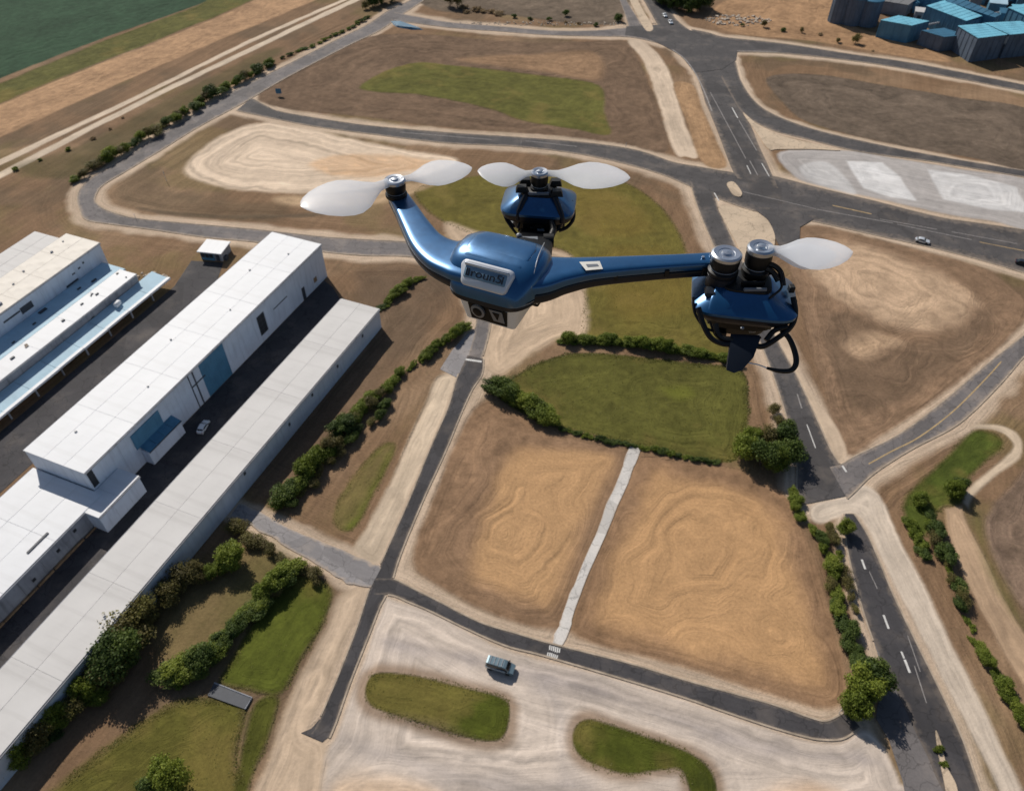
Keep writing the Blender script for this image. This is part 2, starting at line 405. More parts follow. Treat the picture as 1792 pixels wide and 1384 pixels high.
FLATS = [   # irregular paved areas and painted yard shade: name, label, material, polygon
 ('road_junction', 'grey asphalt junction near the far tree clump', 'asphalt', [(1096,47),(1160,44),(1218,56),(1290,90),(1288,106),(1264,122),(1216,128),(1192,98),(1160,80),(1130,67),(1094,62)]),
 ('paved_apron', 'older grey asphalt apron joining the new black road', 'asphalt_old', [(1524,1105),(1541,1160),(1545,1200),(1535,1235),(1533,1257),(1556,1295),(1580,1367),(1590,1425),(1668,1425),(1652,1384),(1612,1295),(1575,1216),(1535,1122)]),
 ('paved_apron', 'pale grey concrete apron beside the junction under the hedge', 'gravel_road', [(770,646),(798,660),(818,634),(833,575),(818,584),(792,612)]),
 ('paved_apron', 'dark flared end of the narrow road in the sand', 'asphalt_new', [(559,1258),(588,1258),(580,1284),(564,1298),(527,1282),(545,1274)]),
 ('paved_apron', 'dark tapering stub of asphalt off the cross road', 'asphalt', [(1320,366),(1345,386),(1358,420),(1372,446),(1388,448),(1399,420),(1400,398),(1424,384),(1400,370)]),
 ('painted_shade_yard', 'yard between the warehouses, deep shade laid in as dark asphalt', 'asphalt_new', None),  # dark sheet stands in for the tall warehouse's full shadow
 ('painted_shade_yard', 'lane along the battered white block, shade painted as dark asphalt', 'asphalt_new', None),  # dark sheet paints the shade lying beside the block
]
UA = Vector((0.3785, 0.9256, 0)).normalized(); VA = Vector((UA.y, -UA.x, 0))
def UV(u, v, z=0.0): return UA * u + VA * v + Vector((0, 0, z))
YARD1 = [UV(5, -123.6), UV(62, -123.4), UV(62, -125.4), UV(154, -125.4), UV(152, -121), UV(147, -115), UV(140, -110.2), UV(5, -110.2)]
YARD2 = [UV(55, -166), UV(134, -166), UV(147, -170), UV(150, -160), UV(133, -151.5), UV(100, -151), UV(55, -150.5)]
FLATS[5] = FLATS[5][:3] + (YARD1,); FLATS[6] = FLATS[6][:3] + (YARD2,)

ISLANDS = [
 ('small tan island at the cross road junction', [(1272,322),(1284,320),(1297,336),(1296,345),(1284,343),(1276,332)], 0.3),
 ('sandy peninsula between the straight road and the stub', [(1258,362),(1300,366),(1336,380),(1352,402),(1356,424),(1346,450),(1322,470),(1300,452),(1290,430),(1270,392)], 0.26),
 ('pale median strip beside the far lane', [(1097,-12),(1108,-12),(1126,20),(1143,50),(1130,54),(1114,26)], 0.2),
 ('tan wedge median in the new black road', [(1637,1278),(1646,1300),(1656,1340),(1672,1372),(1676,1400),(1660,1400),(1650,1360),(1640,1310)], 0.24),
 ('sandy triangle between the slip road and the broad road', [(1300,198),(1330,222),(1372,240),(1440,256),(1470,264),(1420,262),(1362,262),(1345,262),(1326,236)], 0.2)]
PATH = [(1102,781,1121,785),(1075,850,1095,855),(1039,940,1058,940),(1007,1017,1023,1020),(985,1070,1004,1072),(977,1094,998,1098),(966,1124,984,1130)]
# ------------------------------------------------------------------ fields and plots: (name, label, material, colour, streak, softness, polygon)
def S(r, g, b): return np.array(lin(r, g, b), np.float32)
SAND = S(205, 183, 160); SAND2 = S(190, 160, 130)
REGIONS = [
 ('crop_field', 'flat dark green crop field at the far corner', 'crop', S(52, 76, 56), 0.15, 0.8, [(-60,160),(0,137),(150,78),(330,14),(380,-8),(380,-30),(-60,-30)]),
 ('field_verge', 'olive green verge along the crop field', 'grass', S(96, 94, 50), 0.3, 1.2, [(-60,205),(0,181),(120,130),(280,68),(445,0),(460,-14),(385,-14),(345,9),(180,72),(0,146),(-60,168)]),
 ('stubble_field', 'long tan stubble strip along the green verge', 'straw', S(172, 138, 106), 0.5, 1.0, [(-60,210),(0,184),(120,133),(280,71),(450,0),(470,-14),(590,-14),(549,2),(440,48),(335,92),(150,172),(0,241),(-60,266)]),
 ('dirt_track', 'pale twin dirt track beside the tan stubble strip', 'gravel', S(205, 186, 164), 0.3, 0.5, None),
 ('dirt_track', 'pale twin dirt track nearer the hedge', 'gravel', S(208, 190, 168), 0.3, 0.5, None),
 ('sand_pit', 'pale raked sand plot inside the road bend', 'gravel', S(220, 198, 174), 0.9, 1.6, [(322,300),(345,268),(385,240),(450,216),(520,222),(600,240),(700,262),(770,272),(800,285),(740,310),(650,330),(560,338),(450,334),(370,322)]),
 ('ploughed_plot', 'brown ploughed plot round the far green rectangle', 'soil', S(114, 93, 75), 0.8, 1.0, [(452,165),(520,120),(640,66),(760,62),(950,76),(1085,72),(1110,90),(1140,160),(1170,262),(1090,252),(950,236),(800,224),(600,202),(480,186)]),
 ('grass_plot', 'green rectangle inside the far ploughed plot', 'grass', S(96, 94, 46), 0.4, 0.9, [(628,155),(715,111),(800,115),(960,135),(1048,150),(1058,200),(1066,236),(1000,226),(920,212),(850,188),(740,166)]),
 ('straw_patch', 'straw coloured patch behind the green rectangle', 'straw', S(146, 117, 90), 0.5, 2.5, [(800,102),(930,96),(1040,92),(1048,140),(960,128),(860,114)]),
 ('ploughed_plot', 'dark brown field between the slip road and the grey road', 'soil', S(108, 94, 81), 0.6, 0.8, [(1340,142),(1370,130),(1440,132),(1560,152),(1680,172),(1820,200),(1820,297),(1700,276),(1560,252),(1450,226),(1400,206),(1370,180)]),
 ('concrete_pad', 'worn whitish concrete pad between the two roads', 'gravel', S(172, 166, 162), 0.3, 0.8, [(1366,266),(1480,264),(1560,276),(1680,296),(1820,322),(1820,402),(1740,388),(1640,372),(1540,348),(1420,322),(1380,300)]),
 ('sand_verge', 'pale sandy verge along the broad asphalt road', 'gravel', S(200, 180, 158), 0.5, 0.8, [(1098,72),(1128,74),(1160,106),(1180,150),(1196,210),(1222,272),(1200,274),(1178,262),(1150,172),(1126,108)]),
 ('orange_verge', 'orange brown wedge of bare earth beside the broad road', 'soil', S(162, 130, 98), 0.5, 0.6, [(1178,148),(1213,150),(1229,190),(1252,242),(1272,291),(1228,284),(1202,214)]),
 ('dirt_triangle', 'brown swirled dirt triangle enclosed by the three roads', 'soil', S(132, 107, 85), 0.9, 1.0, [(1398,406),(1430,394),(1530,416),(1620,440),(1710,466),(1770,500),(1800,545),(1760,600),(1700,650),(1620,712),(1540,766),(1484,796),(1452,720),(1420,610),(1398,520),(1380,460)]),
 ('grass_plot', 'rounded olive lawn partly hidden by the drone', 'grass', S(106, 97, 46), 0.35, 0.9, [(728,332),(790,318),(900,300),(1010,302),(1090,318),(1150,356),(1190,410),(1215,490),(1240,560),(1285,628),(1240,630),(1120,606),(1024,596),(1024,520),(1000,450),(950,430),(880,424),(800,400),(745,366)]),
 ('sandy_slope', 'pale sandy slope between the drone camera and the lawn', 'gravel', S(196, 172, 146), 0.8, 1.5, [(780,390),(840,408),(940,434),(1000,450),(1022,500),(1024,585),(975,595),(920,625),(880,655),(850,640),(852,590),(870,540),(845,480),(800,440)]),
 ('grass_plot', 'oval green lawn hemmed by hedge and bushes', 'grass', S(92, 90, 42), 0.3, 0.45, [(872,690),(900,660),(950,632),(1020,618),(1110,624),(1200,634),(1296,650),(1308,700),(1306,750),(1288,804),(1230,802),(1110,778),(1000,752),(950,738),(900,712)]),
 ('straw_field', 'small golden straw field beside the white path', 'straw', S(140, 112, 87), 0.6, 1.0, [(838,706),(880,708),(960,752),(1040,776),(1092,788),(1080,840),(1050,910),(1010,1010),(985,1085),(958,1100),(900,1090),(820,1056),(748,1012),(722,985),(728,945),(762,858),(806,752)]),
 ('straw_field', 'large golden straw field bordered by the hedge and road', 'straw', S(144, 114, 87), 0.6, 1.0, [(1122,800),(1180,806),(1290,820),(1372,862),(1400,915),(1430,1000),(1462,1100),(1484,1185),(1474,1232),(1430,1238),(1330,1210),(1200,1168),(1090,1140),(1012,1116),(1002,1084),(1030,1010),(1062,930),(1100,835)]),
 ('gravel_yard', 'pale gravel yard around the two grass islands', 'gravel', S(202, 187, 173), 0.8, 0.6, [(690,1052),(760,1075),(880,1136),(1000,1168),(1100,1194),(1200,1226),(1300,1262),(1400,1294),(1470,1300),(1512,1276),(1546,1306),(1574,1370),(1586,1425),(560,1425),(590,1290),(630,1180),(672,1058)]),
 ('grass_island', 'long rounded grass island beside the van', 'grass', S(76, 82, 28), 0.3, 0.22, [(640,1212),(648,1186),(672,1178),(720,1182),(800,1200),(868,1216),(890,1232),(890,1262),(880,1288),(858,1296),(810,1288),(740,1266),(680,1248),(650,1234)]),
 ('grass_island', 'curved grass island at the edge of the gravel yard', 'grass', S(76, 82, 28), 0.3, 0.22, [(1002,1296),(1008,1270),(1030,1258),(1070,1268),(1140,1292),(1208,1318),(1246,1352),(1256,1400),(1250,1430),(1222,1430),(1206,1380),(1190,1346),(1150,1348),(1100,1354),(1050,1340),(1016,1322)]),
 ('sand_verge', 'pale sandy verge left of the narrow dark road', 'gravel', S(204, 184, 160), 0.6, 0.8, [(764,662),(790,656),(797,668),(780,716),(748,790),(714,870),(684,938),(660,986),(620,962),(640,925),(680,850),(712,776),(744,708)]),
 ('grass_strip', 'bright green sliver of grass beside the sandy verge', 'grass', S(92, 100, 34), 0.3, 0.7, [(584,908),(596,868),(630,818),(672,776),(692,780),(676,820),(650,868),(622,922),(598,928)]),
 ('grass_plot', 'green grass wedge between hedge and sandy shoulder', 'grass', S(82, 88, 32), 0.3, 0.8, [(500,1015),(540,1010),(580,1032),(566,1090),(528,1150),(488,1214),(430,1206),(384,1194),(410,1150),(450,1080)]),
 ('grass_plot', 'olive grass ground below the long hedge', 'grass', S(96, 92, 42), 0.35, 1.5, [(60,1430),(120,1362),(200,1298),(300,1232),(380,1222),(428,1240),(412,1320),(396,1430)]),
 ('grass_strip', 'thin grass strip between footpath and sand', 'grass', S(88, 90, 36), 0.3, 0.7, [(446,1232),(486,1222),(470,1290),(440,1360),(426,1430),(404,1430),(420,1330)]),
 ('sand_verge', 'broad pale sand shoulder beside the road end', 'gravel', S(208, 184, 158), 0.8, 1.0, [(612,1030),(642,1020),(632,1062),(612,1110),(576,1200),(540,1276),(570,1310),(540,1430),(432,1430),(470,1330),(500,1240),(540,1156),(572,1096),(588,1050)]),
 ('gravel_track', 'wide pale gravel track along the new black road', 'gravel', S(206, 190, 172), 0.5, 0.6, [(1424,884),(1470,872),(1492,862),(1512,850),(1541,871),(1579,955),(1616,1023),(1654,1102),(1703,1201),(1752,1305),(1795,1395),(1810,1430),(1768,1430),(1749,1384),(1692,1269),(1628,1144),(1579,1049),(1541,974),(1500,900),(1440,914),(1420,905)]),
 ('sand_verge', 'tapering pale strip between the straight road and the dirt triangle', 'gravel', S(200, 178, 154), 0.4, 0.5, [(1356,580),(1376,586),(1400,650),(1430,700),(1462,745),(1481,786),(1474,805),(1459,800),(1440,755),(1418,712),(1386,648)]),
 ('grass_plot', 'sloping green strip beside the footpath wall', 'grass', S(76, 86, 34), 0.3, 0.7, [(1584,905),(1584,872),(1618,836),(1660,796),(1704,754),(1740,758),(1756,778),(1720,812),(1688,844),(1684,880),(1646,890),(1624,930),(1606,945),(1594,930)]),
 ('dirt_track', 'tan footpath curving past the far right hedge', 'gravel', S(182, 154, 126), 0.4, 0.6, None),
 ('dirt_track', 'pale twin kerbed path at the end of the green strip', 'gravel', S(198, 178, 154), 0.5, 0.5, None),
 ('ploughed_plot', 'brown field with pale contour lines beyond the footpath', 'soil', S(122, 102, 86), 1.1, 0.9, [(1722,910),(1760,860),(1830,800),(1830,1100),(1790,1068),(1752,1008),(1730,960)]),
 ('earth_yard', 'orange brown earthworks before the blue roofed plant', 'soil', S(164, 130, 98), 0.7, 1.5, [(1240,30),(1300,-10),(1460,-14),(1480,40),(1560,66),(1640,92),(1660,108),(1560,96),(1420,72),(1290,60)]),
 ('ploughed_plot', 'grey brown field beyond the scrub bank', 'soil', S(112, 98, 84), 0.6, 1.5, [(750,-14),(1072,-14),(1090,30),(1060,44),(960,36),(860,24),(760,18)]),
]
RIB = {3: [(-60,306,-60,318),(0,279,0,289),(234,170,234,177),(435,71,435,77),(600,-2,602,2),(640,-20,642,-16)],
       4: [(-60,328,-60,342),(0,300,0,312),(234,181,234,190),(435,85,435,93),(600,6,606,11),(650,-18,660,-14)],
       31: [(1652,890,1684,884),(1658,930,1692,918),(1680,990,1722,972),(1712,1060,1756,1044),(1756,1140,1800,1118),(1800,1220,1850,1190)],
       32: [(1700,748,1708,742),(1745,752,1756,744),(1772,772,1786,764),(1768,790,1786,800),(1720,832,1748,828),(1690,860,1706,866),(1684,880,1694,890)]}
# extra tonal patches on the soil: (colour, strength, softness, streak, polygon)
PATCHES = [
 (S(188,149,108), 0.95, 3.5, 0.22, [(900,790),(960,786),(1074,802),(1050,870),(1010,960),(972,1066),(930,1064),(870,1040),(818,1010),(838,930),(866,850)]),
 (S(189,149,107), 0.95, 4.0, 0.22, [(1138,828),(1200,834),(1290,852),(1348,884),(1376,940),(1408,1030),(1440,1120),(1452,1180),(1424,1200),(1330,1182),(1200,1146),(1090,1112),(1036,1086),(1050,1030),(1090,930)]),
 (S(206,176,146), 0.75, 5.0, 1.0, [(1400,452),(1450,424),(1530,430),(1610,462),(1676,496),(1706,530),(1690,562),(1630,578),(1560,570),(1490,536),(1430,500)]),
 (S(112,92,74), 0.7, 2.5, 0.7, [(1440,560),(1500,548),(1560,590),(1650,592),(1720,540),(1740,560),(1680,630),(1600,690),(1520,720),(1470,680)]),
 (S(190,160,130), 0.6, 3.0, 1.2, [(1476,598),(1510,580),(1560,586),(1590,600),(1560,612),(1520,628),(1490,622)]),
 (S(188,160,128), 0.8, 2.0, 0.8, [(480,345),(560,340),(660,330),(740,316),(760,322),(700,350),(600,362),(500,360)]),
 (S(206,160,112), 0.5, 2.5, 0.8, [(540,290),(600,270),(700,272),(760,282),(700,304),(600,312)]),
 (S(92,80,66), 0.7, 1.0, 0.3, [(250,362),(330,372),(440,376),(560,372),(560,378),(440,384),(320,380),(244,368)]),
 (S(226,224,222), 0.8, 0.8, 0.5, [(1480,282),(1545,284),(1575,310),(1605,352),(1560,346),(1510,330)]),
 (S(222,220,218), 0.7, 0.8, 0.6, [(1620,296),(1700,306),(1780,326),(1800,372),(1740,368),(1650,350)]),
 (S(206,204,202), 0.6, 1.0, 0.6, [(1400,290),(1440,282),(1470,300),(1500,340),(1450,330),(1410,312)]),
 (S(164,154,150), 0.8, 3.0, 0.6, [(680,1120),(780,1134),(880,1158),(1000,1182),(1150,1232),(1300,1280),(1420,1312),(1500,1312),(1540,1340),(1400,1330),(1280,1310),(1100,1242),(930,1190),(800,1160),(690,1136)]),
 (S(168,158,152), 0.7, 3.0, 0.6, [(600,1290),(700,1306),(820,1340),(960,1360),(980,1300),(960,1230),(930,1210),(960,1196),(990,1240),(990,1330),(1040,1384),(900,1400),(760,1370),(640,1330)]),
 (S(216,184,150), 0.6, 2.5, 0.9, [(590,1360),(680,1350),(760,1384),(780,1430),(570,1430)]),
 (S(214,178,142), 0.6, 2.5, 0.9, [(1330,1384),(1400,1366),(1470,1384),(1500,1430),(1320,1430)]),
 (S(108,92,76), 0.6, 2.0, 0.4, [(700,1250),(780,1270),(850,1304),(896,1296),(900,1306),(850,1316),(770,1292),(690,1262)]),
 (S(84,78,48), 0.6, 3.0, 0.3, [(20,290),(120,262),(240,200),(380,128),(460,90),(500,84),(470,112),(390,156),(260,236),(130,306),(60,310)]),
 (S(96,98,48), 0.4, 4.0, 0.3, [(170,1010),(330,980),(470,950),(520,1000),(380,1120),(290,1180),(250,1120)]),
 (S(96,96,44), 0.5, 2.0, 0.4, [(1700,880),(1716,900),(1740,980),(1800,1090),(1792,1110),(1740,1040),(1706,950)]),
 (S(110,116,40), 0.7, 2.0, 0.3, [(980,598),(1060,600),(1160,612),(1276,632),(1276,622),(1160,600),(1060,588),(985,588)]),
 (S(112,116,42), 0.5, 3.0, 0.3, [(1160,680),(1200,676),(1216,692),(1190,700)]),
 (S(118,100,46), 0.6, 6.0, 0.3, [(1060,430),(1180,440),(1210,540),(1100,560),(1040,500)]),
 (S(124,104,50), 0.5, 5.0, 0.3, [(1000,330),(1090,340),(1150,400),(1060,420),(1000,390)]),
 (S(104,86,70), 0.6, 3.0, 0.5, [(620,480),(700,460),(780,480),(790,530),(700,640),(560,800),(480,860),(450,850),(560,690),(650,570)]),
 (S(128,104,76), 0.6, 3.0, 0.5, [(560,900),(610,830),(680,760),(740,690),(752,700),(700,780),(640,880),(600,940),(560,930)]),
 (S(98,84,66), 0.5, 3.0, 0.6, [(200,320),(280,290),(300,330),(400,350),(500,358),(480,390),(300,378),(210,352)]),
]

# ------------------------------------------------------------------ the terrain sheet, split into its plots
SPLIT = 169.0
GRIDS = []                 # the near sheet is finer than the far one; they share the line y = SPLIT
Xs, Ys, Qs = [], [], []; base_i = 0
for step, y0, y1 in ((0.3, 28.0, SPLIT), (0.6, SPLIT, 487.0)):
    hw_ = math.ceil(320 / 0.6) * 0.6
    ax = np.arange(-hw_, hw_ + step / 2, step); n_ = int(round((y1 - y0) / step))
    ay = (y1 - step * np.arange(n_, -1, -1)) if y1 == SPLIT else (y0 + step * np.arange(0, n_ + 1))
    xx, yy = np.meshgrid(ax, ay); xx = xx.ravel(); yy = yy.ravel()
    keep = np.nonzero(np.abs(xx) < (0.6747 * (yy * CP + CAM_H * SP)) * 1.08 + 8)[0]
    vid = np.full(len(xx), -1, np.int64); vid[keep] = np.arange(len(keep)) + base_i
    v2 = vid.reshape(len(ay), len(ax))
    qq = np.stack([v2[:-1, :-1], v2[:-1, 1:], v2[1:, 1:], v2[1:, :-1]], -1).reshape(-1, 4)
    Qs.append(qq[(qq >= 0).all(1)]); Xs.append(xx[keep]); Ys.append(yy[keep])
    GRIDS.append((step, ax[0], ay[0], v2)); base_i += len(keep)
X = np.concatenate(Xs).astype(np.float32); Y = np.concatenate(Ys).astype(np.float32); q = np.concatenate(Qs)
wob = (fbm(X / 7, Y / 7, 3, 3) - 0.5) * 3.0
wob2 = (fbm(X / 1.6, Y / 1.6, 21, 2) - 0.5) * 1.2
big = fbm(X / 45, Y / 45, 11, 4)
mid = fbm(X / 9, Y / 9, 31, 4)
rot = lambda a: (X * math.cos(a) + Y * math.sin(a), -X * math.sin(a) + Y * math.cos(a))
ru, rv = rot(math.atan2(UA.y, UA.x))
warp = (fbm(X / 16, Y / 16, 33, 3) - 0.5) * 9.0
lines = fbm(ru / 40, rv / 0.9 + 2 * mid, 41, 3)
col = np.empty((len(X), 3), np.float32)
base = S(130, 104, 80)
col[:] = base
def blend(c, m):
    global col
    col += (c - col) * m[:, None]
blend(S(152, 126, 100), sst(0.5, 0.72, big) * 0.7)
blend(S(104, 88, 70), sst(0.5, 0.7, fbm(X / 20, Y / 20, 61, 4)) * 0.6)
blend(S(108, 100, 58), sst(0.56, 0.72, fbm(X / 25, Y / 25, 71, 4)) * 0.35)
col *= (0.8 + 0.4 * lines)[:, None]
# distance to the nearest road edge, and the dusty shoulder along it
road_polys = [pair_poly(r[5]) for r in ROADS] + [([tuple(G(*p)[:2]) for p in f[3]] if not isinstance(f[3][0], Vector) else [tuple(p[:2]) for p in f[3]]) for f in FLATS]
road_polys += [pair_poly(PATH)] + [px_poly(i_[1]) for i_ in ISLANDS]
road_d = np.full(X.shape, 14.0, np.float32)
for i, p in enumerate(road_polys):
    d = sdf(p, X, Y)
    road_d = np.minimum(road_d, d)
    if i < len(ROADS):
        w = ROADS[i][4]
        f = 1 - sst(w * 0.7, w * 1.5 + 1.0, d + wob * 0.9)
        tone = SAND * (0.72 + 0.5 * fbm(d / 0.8, (X + Y) / 30, 91 + i, 2))[:, None]
        col += (tone - col) * (f * 0.85)[:, None]
label = np.full(len(X), -1, np.int16)
RING = {}
edge_d = road_d + warp * 0.4
for i, (nm, lb, mt, c, st, soft, poly) in enumerate(REGIONS):
    P = pair_poly(RIB[i]) if poly is None else px_poly(poly)
    d = sdf(P, X, Y, 6.0)
    
    f = 1 - sst(-soft, soft, d + wob * min(0.35, soft * 0.3) + wob2 * 0.5 * soft)
    along = (X * 0.6 + Y * 0.8) / 35.0
    dw = d * 0.75 + warp * (0.15 if mt == 'gravel' else 1.7) * sst(0, -6, d) + wob * 0.4
    s1 = fbm(dw / 1.3 + wob * 0.5, along, 101 + i, 3) - 0.5
    s2 = fbm(dw / 4.5 + wob * 0.3, along * 0.6, 151 + i, 2) - 0.5
    if mt == 'straw': s1 = fbm(dw / 0.5, along * 1.5, 171 + i, 3) - 0.5; s2 = s2 * 0.25
    if mt == 'gravel': s1 = s1 * 1.5
    tone = c[None, :] * np.clip(1 + st * (0.6 * s1 + 0.55 * s2) + (0.25 if mt == 'gravel' else 0.5) * (mid - 0.5) + (0.15 if mt == 'gravel' else 0.4) * wob2, 0.3, 2.0)[:, None]
    if mt == 'grass' and nm != 'crop_field':
        tone = tone + (S(128, 112, 62) - tone) * (sst(0.52, 0.75, fbm(X / 12, Y / 12, 201 + i, 4)) * 0.55)[:, None]
    if nm == 'grass_island':      # scuffed earth round the islands
        rg = (1 - sst(0.4, 2.6, d + wob * 0.5)) * 0.75
        col += (S(138, 112, 88) * (0.8 + 0.4 * mid)[:, None] - col) * rg[:, None]
    col += (tone - col) * f[:, None]
    inside = d < 0
    label[inside] = i
    edge_d[inside] = dw[inside]
for i, (c, amt, soft, st, poly) in enumerate(PATCHES):
    d = sdf(px_poly(poly, c.min() < 0.6), X, Y, 10.0)
    f = (1 - sst(-soft, soft * 0.6, d + wob * soft * 0.35)) * amt
    s1 = fbm((d * 0.7 + warp * 1.4) / (0.5 if i < 2 else 1.1) + wob * 0.8, (X - Y) / 40, 301 + i, 3) - 0.5
    s2 = fbm(X / 3, Y / 3, 351 + i, 3) - 0.5
    tone = c[None, :] * np.clip(1 + st * (0.9 * s1 + 0.5 * s2), 0.3, 1.8)[:, None]
    col += (tone - col) * f[:, None]
TRACKS = [   # vehicle tracks: (tone, strength, half width m, pixels)
 (0.78, .5, 1.0, [(690,1110),(800,1140),(930,1185),(1060,1225),(1200,1262),(1340,1300),(1470,1330)]),
 (0.82, .4, .5, [(700,1090),(820,1128),(950,1172),(1080,1212),(1230,1255),(1380,1305)]),
 (1.22, .5, .7, [(620,1180),(640,1165),(700,1160),(800,1175),(890,1200),(920,1235),(915,1290),(880,1325),(800,1320),(700,1290),(630,1255),(615,1215),(620,1180)]),
 (1.18, .5, .5, [(985,1320),(980,1280),(1005,1240),(1060,1245),(1160,1275),(1260,1310),(1300,1360),(1305,1400)]),
 (0.80, .45, .8, [(600,1300),(720,1312),(850,1350),(960,1384),(1040,1420)]),
 (0.82, .45, .6, [(940,1190),(965,1240),(960,1320),(930,1384)]),
 (1.2, .5, .5, [(600,1384),(650,1360),(720,1362),(780,1400)]),
 (0.75, .4, .4, [(650,850),(690,790),(730,730),(760,690)]), (0.78, .4, .35, [(640,900),(690,830),(740,750),(775,690)]),
 (0.8, .4, .4, [(560,1140),(520,1230),(480,1330),(460,1400)]), (1.15, .4, .6, [(590,1120),(550,1200),(510,1300),(490,1390)]),
 (0.8, .5, .4, [(1520,880),(1570,980),(1620,1070),(1680,1190),(1740,1310),(1780,1400)]), (0.85, .4, .35, [(1508,890),(1556,985),(1604,1080),(1664,1200),(1722,1320),(1756,1400)]),
 (1.25, .5, .7, [(1420,420),(1500,425),(1600,460),(1690,510),(1730,560),(1690,610),(1600,610),(1520,600),(1470,640),(1480,700),(1520,740)]),
 (1.2, .5, .5, [(1405,470),(1425,560),(1450,650),(1475,740),(1490,785)]), (0.75, .5, .6, [(1430,520),(1450,600),(1475,680),(1500,740),(1560,720),(1650,660),(1730,590)]),
 (1.2, .4, .5, [(1500,780),(1580,735),(1660,675),(1740,610),(1780,570)]), (0.78, .4, .5, [(1510,770),(1590,722),(1670,660),(1745,595)]),
 (1.2, .4, .8, [(200,330),(240,300),(300,270),(370,232),(440,205)]), (0.7, .5, .6, [(215,345),(300,362),(420,372),(540,370)]), (1.2, .4, .6, [(230,355),(330,376),(450,386),(560,384)]),
 (0.75, .4, .5, [(470,170),(560,120),(660,80),(800,84),(960,96),(1080,92),(1110,130),(1140,220)]), (1.25, .4, .4, [(520,175),(600,140),(680,100),(820,104),(960,122),(1060,140),(1085,230)]),
 (1.2, .45, .5, [(1740,880),(1735,930),(1750,990),(1790,1050)]), (1.2, .45, .4, [(1765,880),(1762,930),(1778,980),(1810,1020)]),
 (1.2, .45, .5, [(430,840),(500,760),(580,660),(660,570),(720,510)]), (0.75, .45, .6, [(450,850),(520,770),(600,670),(680,580),(740,520)]), (1.2, .4, .5, [(620,500),(680,470),(740,455)]),
 (0.75, .45, .5, [(880,560),(930,520),(980,500)]), (1.15, .45, .6, [(870,620),(930,580),(990,560)]),
 (0.8, .5, .5, [(760,900),(800,800),(840,730)]), (0.8, .5, .4, [(745,960),(790,840),(830,745)]), (1.2, .4, .4, [(770,980),(850,1030),(940,1070)]),
 (0.8, .5, .5, [(1040,1100),(1180,1145),(1330,1190),(1440,1215)]), (1.15, .4, .4, [(1060,1090),(1200,1135),(1340,1172),(1430,1195)]), (0.8, .5, .5, [(1385,900),(1420,1000),(1450,1110),(1466,1190)]), (1.15, .4, .4, [(1370,910),(1405,1010),(1435,1110),(1450,1180)]),
]
for i, (tn, am, hw_, pxs) in enumerate(TRACKS):
    C_ = [Vector(p) for p in crom([G(*p)[:2] for p in pxs], 6)]
    Lp, Rp = [], []
    for k, p in enumerate(C_):
        t = (C_[min(k + 1, len(C_) - 1)] - C_[max(k - 1, 0)]).normalized(); n_ = Vector((-t.y, t.x)) * 0.05
        Lp.append(p + n_); Rp.append(p - n_)
    d = np.abs(sdf(Lp + Rp[::-1], X, Y, 4.0)) + wob * 0.15
    gap = np.exp(-((np.abs(d - hw_ * 0.9)) / (hw_ * 0.55)) ** 2) * sst(0.25, 0.6, fbm(X / 14, Y / 14, 611 + i, 2))
    gap = gap * (road_d > 0.3)
    col *= (1 + (tn - 1) * am * 1.6 * gap)[:, None]
col = np.clip(col, 0.01, 0.85)
# relief: gentle swells and furrows, level at roads and under the buildings
bd = np.full(X.shape, 14.0, np.float32)
for u0, u1, v0, v1 in ((5, 158, -145, -97), (55, 135, -218, -165), (147, 158, -172, -157)):
    bd = np.minimum(bd, sdf([UV(u0, v0)[:2], UV(u1, v0)[:2], UV(u1, v1)[:2], UV(u0, v1)[:2]], X, Y))
flat = sst(0.3, 5.0, np.minimum(road_d, bd))
Z = (0.9 * (fbm(X / 30, Y / 30, 401, 3) - 0.5) + 0.35 * (mid - 0.5)) * flat
Z += 0.30 * (fbm(edge_d / 1.6 + wob * 0.3, (X + Y) / 50, 411, 2) - 0.5) * sst(0.3, 2.0, np.minimum(road_d, bd))
Z = np.where(road_d < 0.4, -0.06, Z - 0.02).astype(np.float32)
flab = label[q].max(1)
P3 = np.stack([X, Y, Z], 1)
def ground_part(name, lbl, faces, mat):
    used, inv = np.unique(faces, return_inverse=True)
    F4 = inv.reshape(-1, 4)
    me = bpy.data.meshes.new(name)
    me.vertices.add(len(used)); me.vertices.foreach_set('co', P3[used].ravel())
    me.loops.add(F4.size); me.loops.foreach_set('vertex_index', F4.ravel().astype(np.int32))
    me.polygons.add(len(F4)); me.polygons.foreach_set('loop_start', np.arange(0, F4.size, 4, dtype=np.int32))
    me.polygons.foreach_set('use_smooth', np.ones(len(F4), bool))
    a = me.attributes.new('ground_colour', 'FLOAT_COLOR', 'POINT')
    a.data.foreach_set('color', np.concatenate([col[used], np.ones((len(used), 1), np.float32)], 1).ravel())
    b = me.attributes.new('edge_distance', 'FLOAT', 'POINT'); b.data.foreach_set('value', edge_d[used])
    me.update(calc_edges=True)
    o = obj(name, me, mat)
    return tag(o, lbl, None, None, 'structure')
ground_part('bare_ground', 'brown bare ground between the roads and fields', q[flab == -1], M['soil'])
for i, (nm, lb, mt, *_r) in enumerate(REGIONS):
    ff = q[flab == i]
    if len(ff): ground_part(nm, lb, ff, M[mt])
